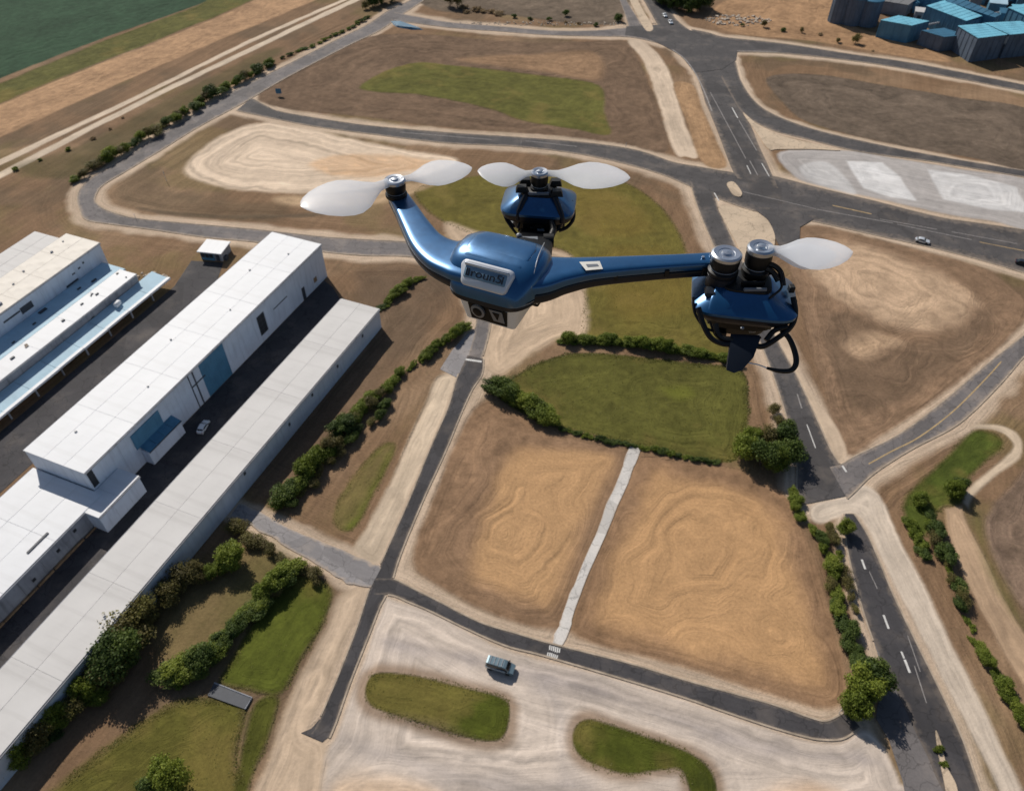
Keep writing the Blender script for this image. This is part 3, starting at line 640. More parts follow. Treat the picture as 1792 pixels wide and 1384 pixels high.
# terrain beyond the surveyed plots, out to the horizon
def far_ground():
    V = []; Fs = []
    R = 9000
    me = mesh('far_ground', [(-R, -R, -1.2), (R, -R, -1.2), (R, R, -1.2), (-R, R, -1.2)], [(0, 1, 2, 3)])
    m, nt, b = new_mat('distant_fields')
    geo = N(nt, 'ShaderNodeNewGeometry')
    vo = N(nt, 'ShaderNodeTexVoronoi'); vo.inputs['Scale'].default_value = 0.006
    nt.links.new(geo.outputs['Position'], vo.inputs['Vector'])
    sp = N(nt, 'ShaderNodeSeparateColor'); nt.links.new(vo.outputs['Color'], sp.inputs[0])
    c = ramp(nt, sp.outputs[0], [(0.0, lin(74, 86, 44)), (0.35, lin(128, 104, 82)), (0.65, lin(168, 138, 104)), (1.0, lin(112, 98, 78))])
    n = noise(nt, geo.outputs['Position'], 0.3, 6, 0.6)
    c = mixc(nt, c, ramp(nt, n, [(0.3, lin(90, 76, 58)), (0.7, lin(160, 138, 112))]), 0.4)
    nt.links.new(c, b.inputs['Base Color']); b.inputs['Roughness'].default_value = 0.95
    tag(obj('ground', me, m), 'wide open farmland stretching out to the horizon', None, None, 'structure')
far_ground()
def ground_z(x, y):
    step, x0, y0, v2 = GRIDS[0] if y < SPLIT else GRIDS[1]
    i = int(round((x - x0) / step)); j = int(round((y - y0) / step))
    if 0 <= j < v2.shape[0] and 0 <= i < v2.shape[1] and v2[j, i] >= 0: return float(Z[v2[j, i]])
    return 0.0

# ------------------------------------------------------------------ roads, kerbs, markings
ACROSS = (0, 0.05, 0.14, 0.3, 0.5, 0.7, 0.86, 0.95, 1.0)
def ribbon(name, pairs, z, mat, parent=None, thick=0.14, jitter=0.12, seed=0):
    rows = pair_rows(pairs, 8)
    V, Fs, A = [], [], []
    nc = len(ACROSS) + 2
    for k, r in enumerate(rows):
        a, b = Vector((r[0], r[1], z)), Vector((r[2], r[3], z))
        w = (b - a); n = w.normalized()
        ja = float(vn(np.array([k * 0.45]), np.array([seed * 3.7]), 501)[0]) - .5; jb = float(vn(np.array([k * 0.45]), np.array([seed * 5.1 + 40]), 502)[0]) - .5
        a = a + n * ja * 2 * jitter; b = b + n * jb * 2 * jitter
        V.append(a - Vector((0, 0, thick))); A.append(0)
        for t in ACROSS: V.append(a.lerp(b, t)); A.append(t)
        V.append(b - Vector((0, 0, thick))); A.append(1)
    for k in range(len(rows) - 1):
        for c in range(nc - 1):
            Fs.append((k * nc + c, k * nc + c + 1, (k + 1) * nc + c + 1, (k + 1) * nc + c))
    me = bpy.data.meshes.new(name); me.from_pydata([tuple(v) for v in V], [], Fs)
    at = me.attributes.new('across', 'FLOAT', 'POINT'); at.data.foreach_set('value', A)
    me.update()
    if me.polygons[len(me.polygons) // 2].normal.z < 0: me.flip_normals()
    return obj(name, me, mat, parent)
def strip(name, pts, width, z, h, mat, parent, skip=None):
    """a low bar of constant width along ground points"""
    V, Fs = [], []; rows = 0
    P = [Vector((p[0], p[1], 0)) for p in pts]
    for i, p in enumerate(P):
        t = (P[min(i + 1, len(P) - 1)] - P[max(i - 1, 0)]).normalized()
        s = Vector((t.y, -t.x, 0)) * width / 2
        V += [p - s + Vector((0, 0, z)), p - s + Vector((0, 0, z + h)), p + s + Vector((0, 0, z + h)), p + s + Vector((0, 0, z))]
        rows += 1
    for i in range(rows - 1):
        a, b = i * 4, i * 4 + 4
        Fs += [(a, a + 1, b + 1, b), (a + 1, a + 2, b + 2, b + 1), (a + 2, a + 3, b + 3, b + 2)]
    Fs += [(0, 3, 2, 1), (rows * 4 - 4, rows * 4 - 3, rows * 4 - 2, rows * 4 - 1)]
    return obj(name, mesh(name, V, Fs), mat, parent)
road_objs = []
all_polys = road_polys
def inside_other(x, y, me_i):
    for j, p in enumerate(all_polys):
        if j == me_i: continue
        n = len(p); ins = False
        for k in range(n):
            ax, ay = p[k][0], p[k][1]; bx, by = p[(k + 1) % n][0], p[(k + 1) % n][1]
            if (ay > y) != (by > y) and x < (bx - ax) * (y - ay) / (by - ay) + ax: ins = not ins
        if ins: return True
    return False
for i, (nm, lb, mt, kb, sh, pairs) in enumerate(ROADS):
    z = 0.03 + 0.006 * i
    o = ribbon(nm, pairs, z, M[mt], None, seed=i, jitter=0.14 if mt != 'gravel_road' else 0.5)
    tag(o, lb, None, None, 'structure'); road_objs.append(o)
    if kb:
        rows = pair_rows(pairs, 8)
        for side in (0, 2):
            run = []
            for r in rows + [None]:
                bad = r is None
                if not bad:
                    a = Vector((r[side], r[side + 1])); b = Vector((r[2 - side], r[3 - side]))
                    e = a + (a - b).normalized() * 0.12
                    bad = inside_other(e.x, e.y, i)
                if bad:
                    if len(run) > 4: strip('kerb', run, 0.34, -0.08, 0.2, M['kerb'], o)
                    run = []
                else: run.append(e)
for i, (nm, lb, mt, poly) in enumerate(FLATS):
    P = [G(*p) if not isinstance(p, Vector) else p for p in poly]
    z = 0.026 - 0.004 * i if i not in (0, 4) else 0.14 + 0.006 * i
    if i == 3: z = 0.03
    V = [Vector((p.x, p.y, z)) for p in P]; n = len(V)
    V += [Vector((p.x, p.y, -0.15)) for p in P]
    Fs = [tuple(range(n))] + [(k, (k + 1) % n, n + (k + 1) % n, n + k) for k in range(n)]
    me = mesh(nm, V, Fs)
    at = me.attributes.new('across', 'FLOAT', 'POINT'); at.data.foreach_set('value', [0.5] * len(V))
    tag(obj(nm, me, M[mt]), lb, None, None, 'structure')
# white concrete path and its zebra crossing
path = ribbon('footpath', PATH, 0.06, M['concrete'], jitter=0.25, seed=77)
tag(path, 'white concrete path between the two straw fields', None, None, 'structure')
def bar_quad(name, p, q_, width, z, mat, parent):
    a, b = Vector(p[:2]).to_3d(), Vector(q_[:2]).to_3d()
    t = (b - a).normalized(); s = Vector((t.y, -t.x, 0)) * width / 2
    zz = Vector((0, 0, z)); z0 = Vector((0, 0, z - 0.012))
    V = [a - s + zz, b - s + zz, b + s + zz, a + s + zz, a - s + z0, b - s + z0, b + s + z0, a + s + z0]
    return obj(name, mesh(name, V, [(0, 1, 2, 3), (0, 1, 5, 4), (1, 2, 6, 5), (2, 3, 7, 6), (3, 0, 4, 7)]), mat, parent)
rz = lambda i: 0.03 + 0.006 * i + 0.014
for k in range(6):       # zebra stripes, two ragged rows
    for j, (a, b) in enumerate((((962,1128),(983,1133)), ((959,1140),(979,1146)))):
        t0 = (k + 0.15) / 6; t1 = t0 + 0.1
        A = G(*a).lerp(G(*b), t0); B = G(*((961,1138) if j == 0 else (957,1149))).lerp(G(*((981,1144) if j == 0 else (976,1154))), t0)
        A2 = A.lerp(B, 0.05 + 0.1 * random.random()); B2 = A.lerp(B, 0.85 + 0.12 * random.random())
        bar_quad('crossing_stripe', A2, B2, 0.24, rz(2), M['paint'], road_objs[2])
MARKS = [ # road, kind, width, (from), (to)
 (7,'paint',0.42,(1508,979),(1514,996)),(7,'paint',0.42,(1546,1076),(1555,1100)),(7,'paint',0.36,(1577,1140),(1582,1152)),(7,'paint',0.46,(1583,1154),(1592,1177)),
 (7,'paint_worn',0.16,(1521,1000),(1535,1030)),(7,'paint_worn',0.16,(1588,1112),(1610,1175)),(7,'paint_worn',0.16,(1600,1165),(1621,1230)),
 (4,'paint',0.4,(1281,189),(1291,207)),(4,'paint_worn',0.28,(1293,211),(1324,264)),(4,'paint_worn',0.25,(1243,162),(1305,278)),(4,'paint',0.3,(1307,290),(1314,305)),(4,'paint_worn',0.3,(1312,282),(1326,307)),(4,'paint',0.3,(1333,286),(1346,309)),
 (4,'paint_worn',0.3,(1200,75),(1237,115)),
 (3,'paint_yellow',0.45,(1457,360),(1525,375)),(3,'paint_worn',0.3,(1540,384),(1640,402)),(3,'paint_worn',0.3,(1665,406),(1780,427)),(3,'paint_worn',0.26,(1300,336),(1428,366)),(3,'paint_worn',0.3,(1430,367),(1563,391)),(3,'paint_worn',0.3,(1570,393),(1700,420)),(3,'paint_yellow',0.3,(1714,424),(1800,441)),
 (5,'paint',0.22,(1412,743),(1427,784)),(5,'paint_worn',0.3,(1395,690),(1403,715)),(5,'paint',0.45,(1474,815),(1481,826)),
 (1,'paint',0.7,(815,629),(843,633)),
 (3,'paint',0.4,(1250,338),(1258,352)),(3,'paint_worn',0.3,(700,232),(860,245)),(3,'paint_worn',0.3,(920,247),(1010,257)),
]
for i, kind, w, a, b in MARKS:
    bar_quad('lane_marking', G(*a), G(*b), w, rz(i) + 0.012 * (kind != 'paint') , M[kind], road_objs[i])
yl = [G(*p)[:2] for p in ((1752,633),(1726,662),(1670,718),(1610,764),(1560,790),(1520,812))]
strip('centre_line', [p for p in crom(yl, 6)], 0.3, rz(6) - 0.008, 0.01, M['paint_yellow'], road_objs[6])
yl = [G(*p)[:2] for p in ((1250,104),(1262,95),(1285,90),(1320,90),(1360,92))]
strip('edge_line', [p for p in crom(yl, 6)], 0.4, rz(8), 0.01, M['paint_worn'], road_objs[8])
yl = [G(*p)[:2] for p in ((1177,88),(1198,104),(1216,128),(1232,160),(1246,196))]
strip('edge_line', [p for p in crom(yl, 6)], 0.5, 0.16, 0.012, M['paint_worn'], road_objs[4])
# raised traffic islands and medians
def island(lbl, pts, z, mat):
    P = [Vector((p[0], p[1], 0)) for p in px_poly(pts)]
    n = len(P); V = [p + Vector((0, 0, z)) for p in P] + [p + Vector((0, 0, -0.1)) for p in P]
    me = mesh('traffic_island', V, [tuple(range(n))] + [(k, (k + 1) % n, n + (k + 1) % n, n + k) for k in range(n)])
    for nm, c in (('across', 0.5),):
        at = me.attributes.new(nm, 'FLOAT', 'POINT'); at.data.foreach_set('value', [c] * len(V))
    tag(obj('traffic_island', me, mat), lbl, None, None, 'structure')
M['island'] = asphalt_mat('island_sand', lin(196, 176, 152), lin(170, 146, 120), 0.5, 0.0)

for lb_, pts_, z_ in ISLANDS: island(lb_, pts_, z_, M['island'])
ORD_ = 'first second third fourth fifth sixth seventh eighth ninth tenth eleventh twelfth thirteenth fourteenth'.split()
# ------------------------------------------------------------------ warehouses (laid out along their own axis u, across v)
UANG = math.atan2(UA.y, UA.x)
def rooted(name, u, v, z=0.0):
    """Empty at a building's corner; local x runs along u, local y towards smaller v"""
    p = UV(u, v, z); return empty(name, p, UANG)
def block(name, label, u0, u1, v0, v1, h, wall, roof, nu, nv, pan_u, pan_v, blue=(), roof_t=0.12, gap=0.05):
    r = rooted(name, u0, v1); L, W = u1 - u0, v1 - v0
    r['label'] = label
    obj('wall_core', box_mesh('wall_core', (0.1, 0.1, -0.3), (L - 0.1, W - 0.1, h - 0.1)), M['roof_deck'], r)
    def panels(n, horiz, side):
        seg = (L if horiz else W) / n
        for k in range(n):
            a, b = k * seg + gap / 2, (k + 1) * seg - gap / 2
            if k == 0: a = 0.0 if horiz else 0.12
            if k == n - 1: b = L if horiz else W - 0.12
            if horiz: p0, p1 = ((a, 0, -0.25), (b, 0.12, h - 0.02)) if side == 0 else ((a, W - 0.12, -0.25), (b, W, h - 0.02))
            else: p0, p1 = ((0, a, -0.25), (0.12, b, h - 0.02)) if side == 0 else ((L - 0.12, a, -0.25), (L, b, h - 0.02))
            o = obj('wall_panel', box_mesh('wall_panel', p0, p1), M['wall_blue'] if (horiz and side == 0 and k in blue) else M[wall], r)
            if horiz and side == 0 and k in blue: o['label'] = 'blue sheet panel in the white wall'
    panels(pan_u, True, 0); panels(max(3, pan_u // 3), True, 1); panels(pan_v, False, 0); panels(pan_v, False, 1)
    ru, rv = (L + 0.3) / nu, (W + 0.3) / nv
    me = box_mesh('roof_panel', (gap / 2, gap / 2, 0), (ru - gap / 2, rv - gap / 2, roof_t), 0.02)
    me.materials.append(M[roof])
    obj('roof_deck', box_mesh('roof_deck', (-0.1, -0.1, h), (L + 0.1, W + 0.1, h + 0.06)), M['roof_deck'], r)
    for i in range(nu):
        for j in range(nv):
            o = obj('roof_panel', me, None, r)
            o.location = (-0.15 + i * ru, -0.15 + j * rv, h + 0.062 + random.uniform(0, 0.015))
    for y0, y1 in ((-0.42, -0.18), (W + 0.18, W + 0.42)):     # eaves gutters
        obj('gutter', box_mesh('gutter', (-0.1, y0, h - 0.22), (L + 0.1, y1, h + 0.03)), M['wall_grey'], r)
    return r, L, W
def wall_box(root, u0r, v1r, nm, u0, u1, z0, z1, mat, v=None, proud=0.08, parent=None, depth=0.2):
    """piece on the wall facing larger v"""
    y = (v1r - v) if v is not None else 0.0
    return obj(nm, box_mesh(nm, (u0 - u0r, y - proud, z0), (u1 - u0r, y - proud + depth, z1)), M[mat], parent or root)
# tall white warehouse
mw, mL, mW = block('warehouse', 'tall long warehouse with white roof and panelled shaded wall', 61.6, 156.2, -142.8, -125.6, 11.5, 'wall_white', 'roof_white', 6, 3, 10, 2, blue=(4,), gap=0.035)
tag(mw, None, 'warehouse')
w = wall_box(mw, 61.6, -125.6, 'window', 122.8, 126.0, 2.2, 8.6, 'frame')
for a in range(2):
    for b in range(4):
        obj('pane', box_mesh('pane', (61.3 + a * 1.5, -0.11, 2.45 + b * 1.5), (62.6 + a * 1.5, -0.06, 3.75 + b * 1.5)), M['dark_open'], w)
wall_box(mw, 61.6, -125.6, 'door', 143.2, 144.6, 0.0, 4.2, 'frame')
wall_box(mw, 61.6, -125.6, 'hatch', 149.5, 151.0, 2.0, 3.6, 'rust')
wall_box(mw, 61.6, -125.6, 'drain_pipe', 96.8, 97.1, 0, 11.2, 'frame', proud=0.22)
wall_box(mw, 61.6, -125.6, 'drain_pipe', 95.2, 95.4, 0, 11.2, 'frame', proud=0.18)
wall_box(mw, 61.6, -125.6, 'wall_rail', 95.4, 100.4, 6.8, 7.1, 'frame', proud=0.15)
wall_box(mw, 61.6, -125.6, 'wall_rail', 130.0, 136.5, 6.2, 6.4, 'frame', proud=0.14)
wall_box(mw, 61.6, -125.6, 'blue_glazing', 74.8, 84.0, 5.2, 9.8, 'wall_blue', proud=0.2)
wall_box(mw, 61.6, -125.6, 'corner_louvre', 61.9, 63.4, 6.2, 11.0, 'dark_open', proud=0.06)
for u, v, s in ((70, -136, .5), (88, -131, .4), (104, -137.5, .45), (120, -131, .35), (137, -137, .5), (148, -131.4, .4)):
    obj('roof_vent', box_mesh('roof_vent', (u - 61.6, -125.6 - v, 11.66), (u - 61.6 + s, -125.6 - v + s, 12.0), 0.05), M['roof_grey'], mw)
lt = rooted('loading_dock', 75.6, -123.2)
tag(lt, 'blue lean to loading dock against the tall warehouse wall', 'dock')
L = 11.2
obj('dock_wall', box_mesh('dock_wall', (0, 0, -0.2), (L, 2.3, 4.4)), M['wall_white'], lt)
for k in range(4):
    obj('dock_roof_panel', mesh('dock_roof_panel', [(k * L / 4 + .04, -0.3, 4.42), ((k + 1) * L / 4 - .04, -0.3, 4.42), ((k + 1) * L / 4 - .04, 2.3, 5.3), (k * L / 4 + .04, 2.3, 5.3), (k * L / 4 + .04, -0.3, 4.55), ((k + 1) * L / 4 - .04, -0.3, 4.55), ((k + 1) * L / 4 - .04, 2.3, 5.43), (k * L / 4 + .04, 2.3, 5.43)],
        [(0, 1, 2, 3), (4, 5, 6, 7), (0, 1, 5, 4), (1, 2, 6, 5), (2, 3, 7, 6), (3, 0, 4, 7)]), M['wall_blue'], lt)
obj('gutter', box_mesh('gutter', (0, -0.45, 4.25), (L, -0.3, 4.5)), M['frame'], lt)
# low annex in front of it
an, aL, aW = block('warehouse_annex', 'flat white roofed annex at the end of the tall warehouse', 8, 61.2, -143.2, -123.4, 5.5, 'wall_grey', 'roof_white', 4, 3, 9, 3)
tag(an, None, 'warehouse')
wall_box(an, 8, -123.4, 'roof_slot', 43.5, 49.0, 5.64, 5.9, 'frame', v=-126.0, proud=0, depth=0.5)
for u, z in ((47, 2.5), (40, 1.6), (30, 2.2), (52, 3.2)):
    wall_box(an, 8, -123.4, 'vent_hole', u, u + 0.8, z, z + 0.8, 'dark_open')
sx, sL, sW = block('loading_bay', 'small flat roofed bay projecting from the annex corner', 56.2, 68.5, -125.4 + 0.05, -119.4, 5.4, 'wall_white', 'roof_white', 2, 1, 3, 2)
tag(sx, None, 'warehouse')
# long low warehouse
lw, lL, lW = block('warehouse', 'long low warehouse with light grey roof and shaded wall', 6, 141, -110.1, -98.0, 6.5, 'wall_white', 'roof_grey', 7, 2, 12, 2, gap=0.035)
tag(lw, None, 'warehouse')
for u, z in ((78.2, 4.6), (95.7, 3.6), (106, 4.2), (118, 3.8), (131, 4.0)):
    wall_box(lw, 6, -98.0, 'wall_vent', u, u + 0.7, z, z + 0.9, 'frame')
wall_box(lw, 6, -98.0, 'downpipe', 44.0, 44.3, 0, 6.3, 'pipe', proud=0.2)
# battered white block on the left: tall part, sunken terrace, parapet and canopy
tb, tL, tW = block('white_block', 'tall white block with weathered cream roof and dark wall hatches', 62, 132.3, -201.0, -188.2, 11.0, 'wall_white', 'roof_cream', 7, 2, 9, 2)
tag(tb, None, 'building')
for (u0, u1, z0, z1) in ((101.2, 105.2, 6.9, 8.9), (95.5, 101.0, 8.0, 8.5), (116.5, 121, 5.3, 5.9), (122.3, 123.2, 8.0, 8.5), (119.8, 120.9, 7.6, 8.0), (124.4, 125.0, 8.6, 9.2)):
    wall_box(tb, 62, -188.2, 'wall_hatch', u0, u1, z0, z1, 'frame')
obj('end_panel', box_mesh('end_panel', (70.25, 3.0, 5.0), (70.42, 8.0, 10.2)), M['wall_grey'], tb)
for k in range(16):
    u, v, sz = random.uniform(70, 131), random.uniform(-200, -189.5), random.uniform(.3, .9)
    obj('roof_unit', box_mesh('roof_unit', (u - 62, -188.2 - v, 11.19), (u - 62 + sz * random.uniform(.8, 2.2), -188.2 - v + sz, 11.3 + sz * .5), .04), M[random.choice(['frame', 'roof_grey', 'rubble', 'wall_grey'])], tb)
te, eL, eW = block('terrace_roof', 'sunken flat roof below the tall white block, tinted with blue shade', 58, 130.5, -188.0, -179.6, 5.0, 'wall_white', 'roof_pale_blue', 6, 1, 8, 2)  # pale blue roof colour carries the sky-tinted shade of the tall block
tag(te, None, 'building')
for u, v, s in ((100, -184, .7), (104.5, -186, 1.6), (92, -183, .6), (117, -184.5, .8), (121.5, -183.3, 1.1)):
    obj('roof_hatch', box_mesh('roof_hatch', (u - 58, -179.6 - v, 5.2), (u - 58 + s * 1.6, -179.6 - v + s * .6, 5.5), 0.04), M['frame'], te)
pa, pL, pW = block('parapet_roof', 'raised white parapet roof beside the sunken terrace', 56, 128.8, -179.5, -173.4, 5.9, 'wall_grey', 'roof_white', 6, 1, 12, 2)
tag(pa, None, 'building')
for k in range(14):
    u, v, sz = random.uniform(60, 127), random.uniform(-178.5, -174.5), random.uniform(.2, .6)
    obj('roof_unit', box_mesh('roof_unit', (u - 56, -173.4 - v, 6.09), (u - 56 + sz * random.uniform(.8, 2.5), -173.4 - v + sz, 6.2 + sz * .4), .03), M[random.choice(['frame', 'roof_grey', 'rubble'])], pa)
for (u0, z0, s) in ((84.9, 2.2, 1.2), (95.0, 2.6, 1.4), (110.2, 2.8, 1.9), (74, 2.4, 1.3)):
    o = lathe_mesh('wall_opening', [(0.01, 0), (s * .55, 0), (s * .55, 0.12), (0.01, 0.12)], 14)
    w_ = obj('wall_opening', o, M['dark_open'], pa); w_.location = (u0 - 56, -0.02, z0); w_.rotation_euler = (math.pi / 2, 0, 0)
ca = rooted('canopy', 56, -166.4); tag(ca, 'sloping grey canopy with a white edge beam along the dark lane', 'canopy')
for k in range(9):
    a, b = k * 8.7 + 0.05, (k + 1) * 8.7 - 0.05
    obj('canopy_panel', mesh('canopy_panel', [(a, 1.2, 2.6), (b, 1.2, 2.6), (b, 6.8, 3.4), (a, 6.8, 3.4), (a, 1.2, 2.72), (b, 1.2, 2.72), (b, 6.8, 3.52), (a, 6.8, 3.52)],
        [(3, 2, 1, 0), (4, 5, 6, 7), (0, 1, 5, 4), (1, 2, 6, 5), (2, 3, 7, 6), (3, 0, 4, 7)]), M['roof_pale_blue'], ca)
    jit = random.uniform(-0.12, 0.12)
    obj('edge_beam', box_mesh('edge_beam', (a - 0.05, 0.0 + jit, 2.5), (b + 0.05, 1.1 + jit, 3.1), 0.05), M['roof_white'], ca)
    obj('column', box_mesh('column', (a + 0.3, 0.45, -0.2), (a + 0.7, 0.85, 2.49)), M['wall_grey'], ca)
tk = rooted('storage_tank', 117.5, -171.0, 3.32); tag(tk, 'small white drum lying on the sloping canopy', 'tank')
o = obj('drum', lathe_mesh('drum', [(0.01, -1.1), (0.55, -1.1), (0.72, -0.95), (0.72, 0.95), (0.55, 1.1), (0.01, 1.1)], 18), M['roof_white'], tk, True); o.rotation_euler = (0, math.pi / 2, 0.2); o.location = (0, 0, 0.62)
obj('saddle', box_mesh('saddle', (-.6, -.4, -0.3), (.6, .4, 0.02)), M['wall_grey'], tk)
gs, gL, gW = block('low_shed', 'low grey roofed shed behind the tall white block', 95, 134.6, -219, -208.5, 6.0, 'wall_grey', 'roof_grey', 4, 2, 5, 2)
tag(gs, None, 'building')
# rubble heap at the corner of the white block
def rubble(name, label, centre, rx, ry, n, mat, smin, smax, hgt=0.4):
    V, Fs = [], []
    rnd = random.Random(name + label)
    for k in range(n):
        a = rnd.uniform(0, 6.28); q_ = math.sqrt(rnd.random())
        s = rnd.uniform(smin, smax)
        c = Vector((centre[0] + rx * q_ * math.cos(a), centre[1] + ry * q_ * math.sin(a), 0))
        c.z = ground_z(c.x, c.y) + s * 0.15 + rnd.random() * hgt * (1 - q_)
        R = Matrix.Rotation(rnd.uniform(0, 6.28), 3, 'Z') @ Matrix.Rotation(rnd.uniform(-.4, .4), 3, 'X')
        b = len(V)
        top = [Vector((x * rnd.uniform(.6, 1), y * rnd.uniform(.6, 1), 0.5 * rnd.uniform(.5, 1))) for x, y in ((-1, -1), (1, -1), (1, 1), (-1, 1))]
        bot = [Vector((x, y, -0.6)) for x, y in ((-1, -1), (1, -1), (1, 1), (-1, 1))]
        V += [c + R @ (p * s) for p in bot + top]
        Fs += [tuple(b + i for i in f) for f in ((3, 2, 1, 0), (4, 5, 6, 7), (0, 1, 5, 4), (1, 2, 6, 5), (2, 3, 7, 6), (3, 0, 4, 7))]
    return tag(obj(name, mesh(name, V, Fs), mat), label, None, None, 'stuff')
p = UV(132.5, -176); rubble('rubble', 'pale broken rubble at the corner of the white block', p, 7, 5, 90, M['rubble'], .15, .6)
rubble('rubble', 'scattered boulders and spoil on the far earthworks', G(1290, 36), 18, 8, 120, M['rubble'], .2, .9)
rubble('rubble', 'broken debris beside the blue roofed plant', G(1700, 34, 5), 6, 6, 60, M['rubble'], .2, .6)
rubble('rubble', 'loose clods along the scrub bank', G(960, 42), 55, 3, 160, M['rubble'], .12, .45)
# kiosk
kc = [G(358, 418, 3.2), G(397, 422, 3.2), G(394, 447, 3.2), G(347, 440, 3.2)]
kx = (kc[1] - kc[0]); kang = math.atan2(kx.y, kx.x)
kr = empty('kiosk', (*(sum((c for c in kc), Vector()) / 4)[:2], 0), kang); tag(kr, 'small white roofed kiosk with blue glazed front', 'kiosk')
obj('wall', box_mesh('wall', (-3.6, -2.9, -0.2), (3.6, 3.2, 2.95)), M['wall_grey'], kr)
obj('roof', box_mesh('roof', (-4.1, -3.6, 2.96), (4.1, 3.6, 3.25), 0.05), M['roof_white'], kr)
f = obj('shop_front', box_mesh('shop_front', (-3.4, -3.1, 0.0), (1.0, -2.89, 2.7)), M['wall_blue'], kr)
for k in range(3): obj('pane', box_mesh('pane', (-3.2 + k * 1.4, -3.16, 1.0), (-2.0 + k * 1.4, -3.09, 2.5)), M['dark_open'], f)
obj('door', box_mesh('door', (1.6, -3.0, 0), (2.8, -2.88, 2.3)), M['frame'], kr)
obj('side_unit', box_mesh('side_unit', (3.58, -2.4, -0.1), (4.6, -0.8, 1.2), 0.05), M['frame'], kr)
# bent white pipe rail in the yard, and the timber edging along the annex
pr = [UV(40.2, -113.0, 0.1), UV(42.5, -112.2, 1.6), UV(46.5, -112.3, 1.9), UV(47.6, -111.6, 1.9), UV(46.8, -110.9, 1.9), UV(43, -111.0, 1.7), UV(41.2, -112.4, 1.2)]
tag(obj('bent_pipe', tube_mesh('bent_pipe', pr, 0.16, 8), M['pipe'], None, True), 'bent white pipe loop standing against the low warehouse roof edge', 'pipe')
te_ = empty('timber_edging', UV(10, -122.6), UANG); tag(te_, 'weathered timber edging leaning along the annex foot', 'timber')
for k in range(11):
    x = k * 4.3 + random.uniform(-.2, .2); wd = random.uniform(.35, .6)
    obj('plank', box_mesh('plank', (x, 0.1, -0.05), (x + 4.1, 0.1 + wd, random.uniform(.25, .5)), 0.03), M['rust'], te_)

# ------------------------------------------------------------------ blue roofed plant at the far corner
def shed(name, label, roof_px, h, roof, wall, n_strip=5, cat='building', mono=0.0, ribs=True):
    P = [G(x, y, h) for x, y in roof_px]
    c = sum(P, Vector()) / len(P); c.z = 0
    r = empty(name, c); tag(r, label, cat)
    Q = [p - c for p in P]; n = len(Q)
    for i in range(n):           # one wall per side, with ribs
        a, b = Q[i], Q[(i + 1) % n]
        d = (b - a); L = d.length; t = d.normalized(); nrm = Vector((t.y, -t.x, 0))
        if nrm.dot((a + b) / 2) < 0: nrm = -nrm
        a0, b0 = a - nrm * 0.25, b - nrm * 0.25
        o = obj('wall', mesh('wall', [(*a0[:2], -0.5), (*b0[:2], -0.5), (*b0[:2], h - .05), (*a0[:2], h - .05), (*(a0 - nrm * .2)[:2], -0.5), (*(b0 - nrm * .2)[:2], -0.5), (*(b0 - nrm * .2)[:2], h - .05), (*(a0 - nrm * .2)[:2], h - .05)],
            [(0, 1, 2, 3), (7, 6, 5, 4), (0, 1, 5, 4), (1, 2, 6, 5), (2, 3, 7, 6), (3, 0, 4, 7)]), M[wall], r)
        if ribs:
            m_ = max(2, int(L / 3.0)); bx = []
            for k in range(1, m_):
                q_ = a0 + d * (k / m_) * 0.99
                e = t * 0.12
                V = [q_ - e + nrm * .002, q_ + e + nrm * .002, q_ + e + nrm * 0.16, q_ - e + nrm * 0.16]
                me = mesh('wall_rib', [(*v[:2], -0.4) for v in V] + [(*v[:2], h - 0.1) for v in V], [(0, 1, 5, 4), (1, 2, 6, 5), (2, 3, 7, 6), (3, 0, 4, 7), (4, 5, 6, 7)])
                obj('wall_rib', me, M[wall], o)
    if n == 4:
        for k in range(n_strip):
            t0, t1 = k / n_strip, (k + 1) / n_strip - 0.012
            q4 = [Q[0].lerp(Q[1], t0), Q[0].lerp(Q[1], t1), Q[3].lerp(Q[2], t1), Q[3].lerp(Q[2], t0)]
            zs = [h, h, h + mono, h + mono]
            V = [Vector((v.x, v.y, z)) for v, z in zip(q4, zs)] + [Vector((v.x, v.y, z + .18)) for v, z in zip(q4, zs)]
            obj('roof_sheet', mesh('roof_sheet', V, [(3, 2, 1, 0), (4, 5, 6, 7), (0, 1, 5, 4), (1, 2, 6, 5), (2, 3, 7, 6), (3, 0, 4, 7)]), M[roof], r)
    else:
        V = [Vector((v.x, v.y, h)) for v in Q] + [Vector((v.x, v.y, h + .2)) for v in Q]
        obj('roof_sheet', mesh('roof_sheet', V, [tuple(range(n - 1, -1, -1)), tuple(range(n, 2 * n))] + [(k, (k + 1) % n, n + (k + 1) % n, n + k) for k in range(n)]), M[roof], r)
    return r
shed('plant_shed', 'blue shed with a pale blue sloping roof next to the silos', [(1541,36),(1596,46),(1627,38),(1572,28)], 8, 'roof_blue', 'wall_blue', 5)
shed('plant_shed', 'low dark blue roofed shed with a grey gable wall', [(1612,54),(1652,66),(1692,62),(1652,50)], 6.5, 'roof_blue_dark', 'wall_slate', 4)
shed('plant_shed', 'long blue hall with bright roof panels behind the yard', [(1621,11),(1692,38),(1718,33),(1652,5)], 9, 'roof_blue', 'wall_blue', 8, mono=1.0)
shed('plant_shed', 'deep blue monitor roof hall at the back of the plant', [(1654,3),(1742,32),(1752,27),(1672,-6)], 10, 'roof_blue_dark', 'wall_blue', 8)
shed('plant_shed', 'large pale blue roofed hall above the dark shaded wall', [(1676,46),(1712,68),(1764,62),(1722,42)], 10.5, 'roof_blue', 'wall_slate', 6)
shed('plant_shed', 'pale blue roofed hall with ridge lines at the plant corner', [(1722,41),(1768,62),(1830,56),(1786,38)], 10.5, 'roof_blue', 'wall_slate', 6)
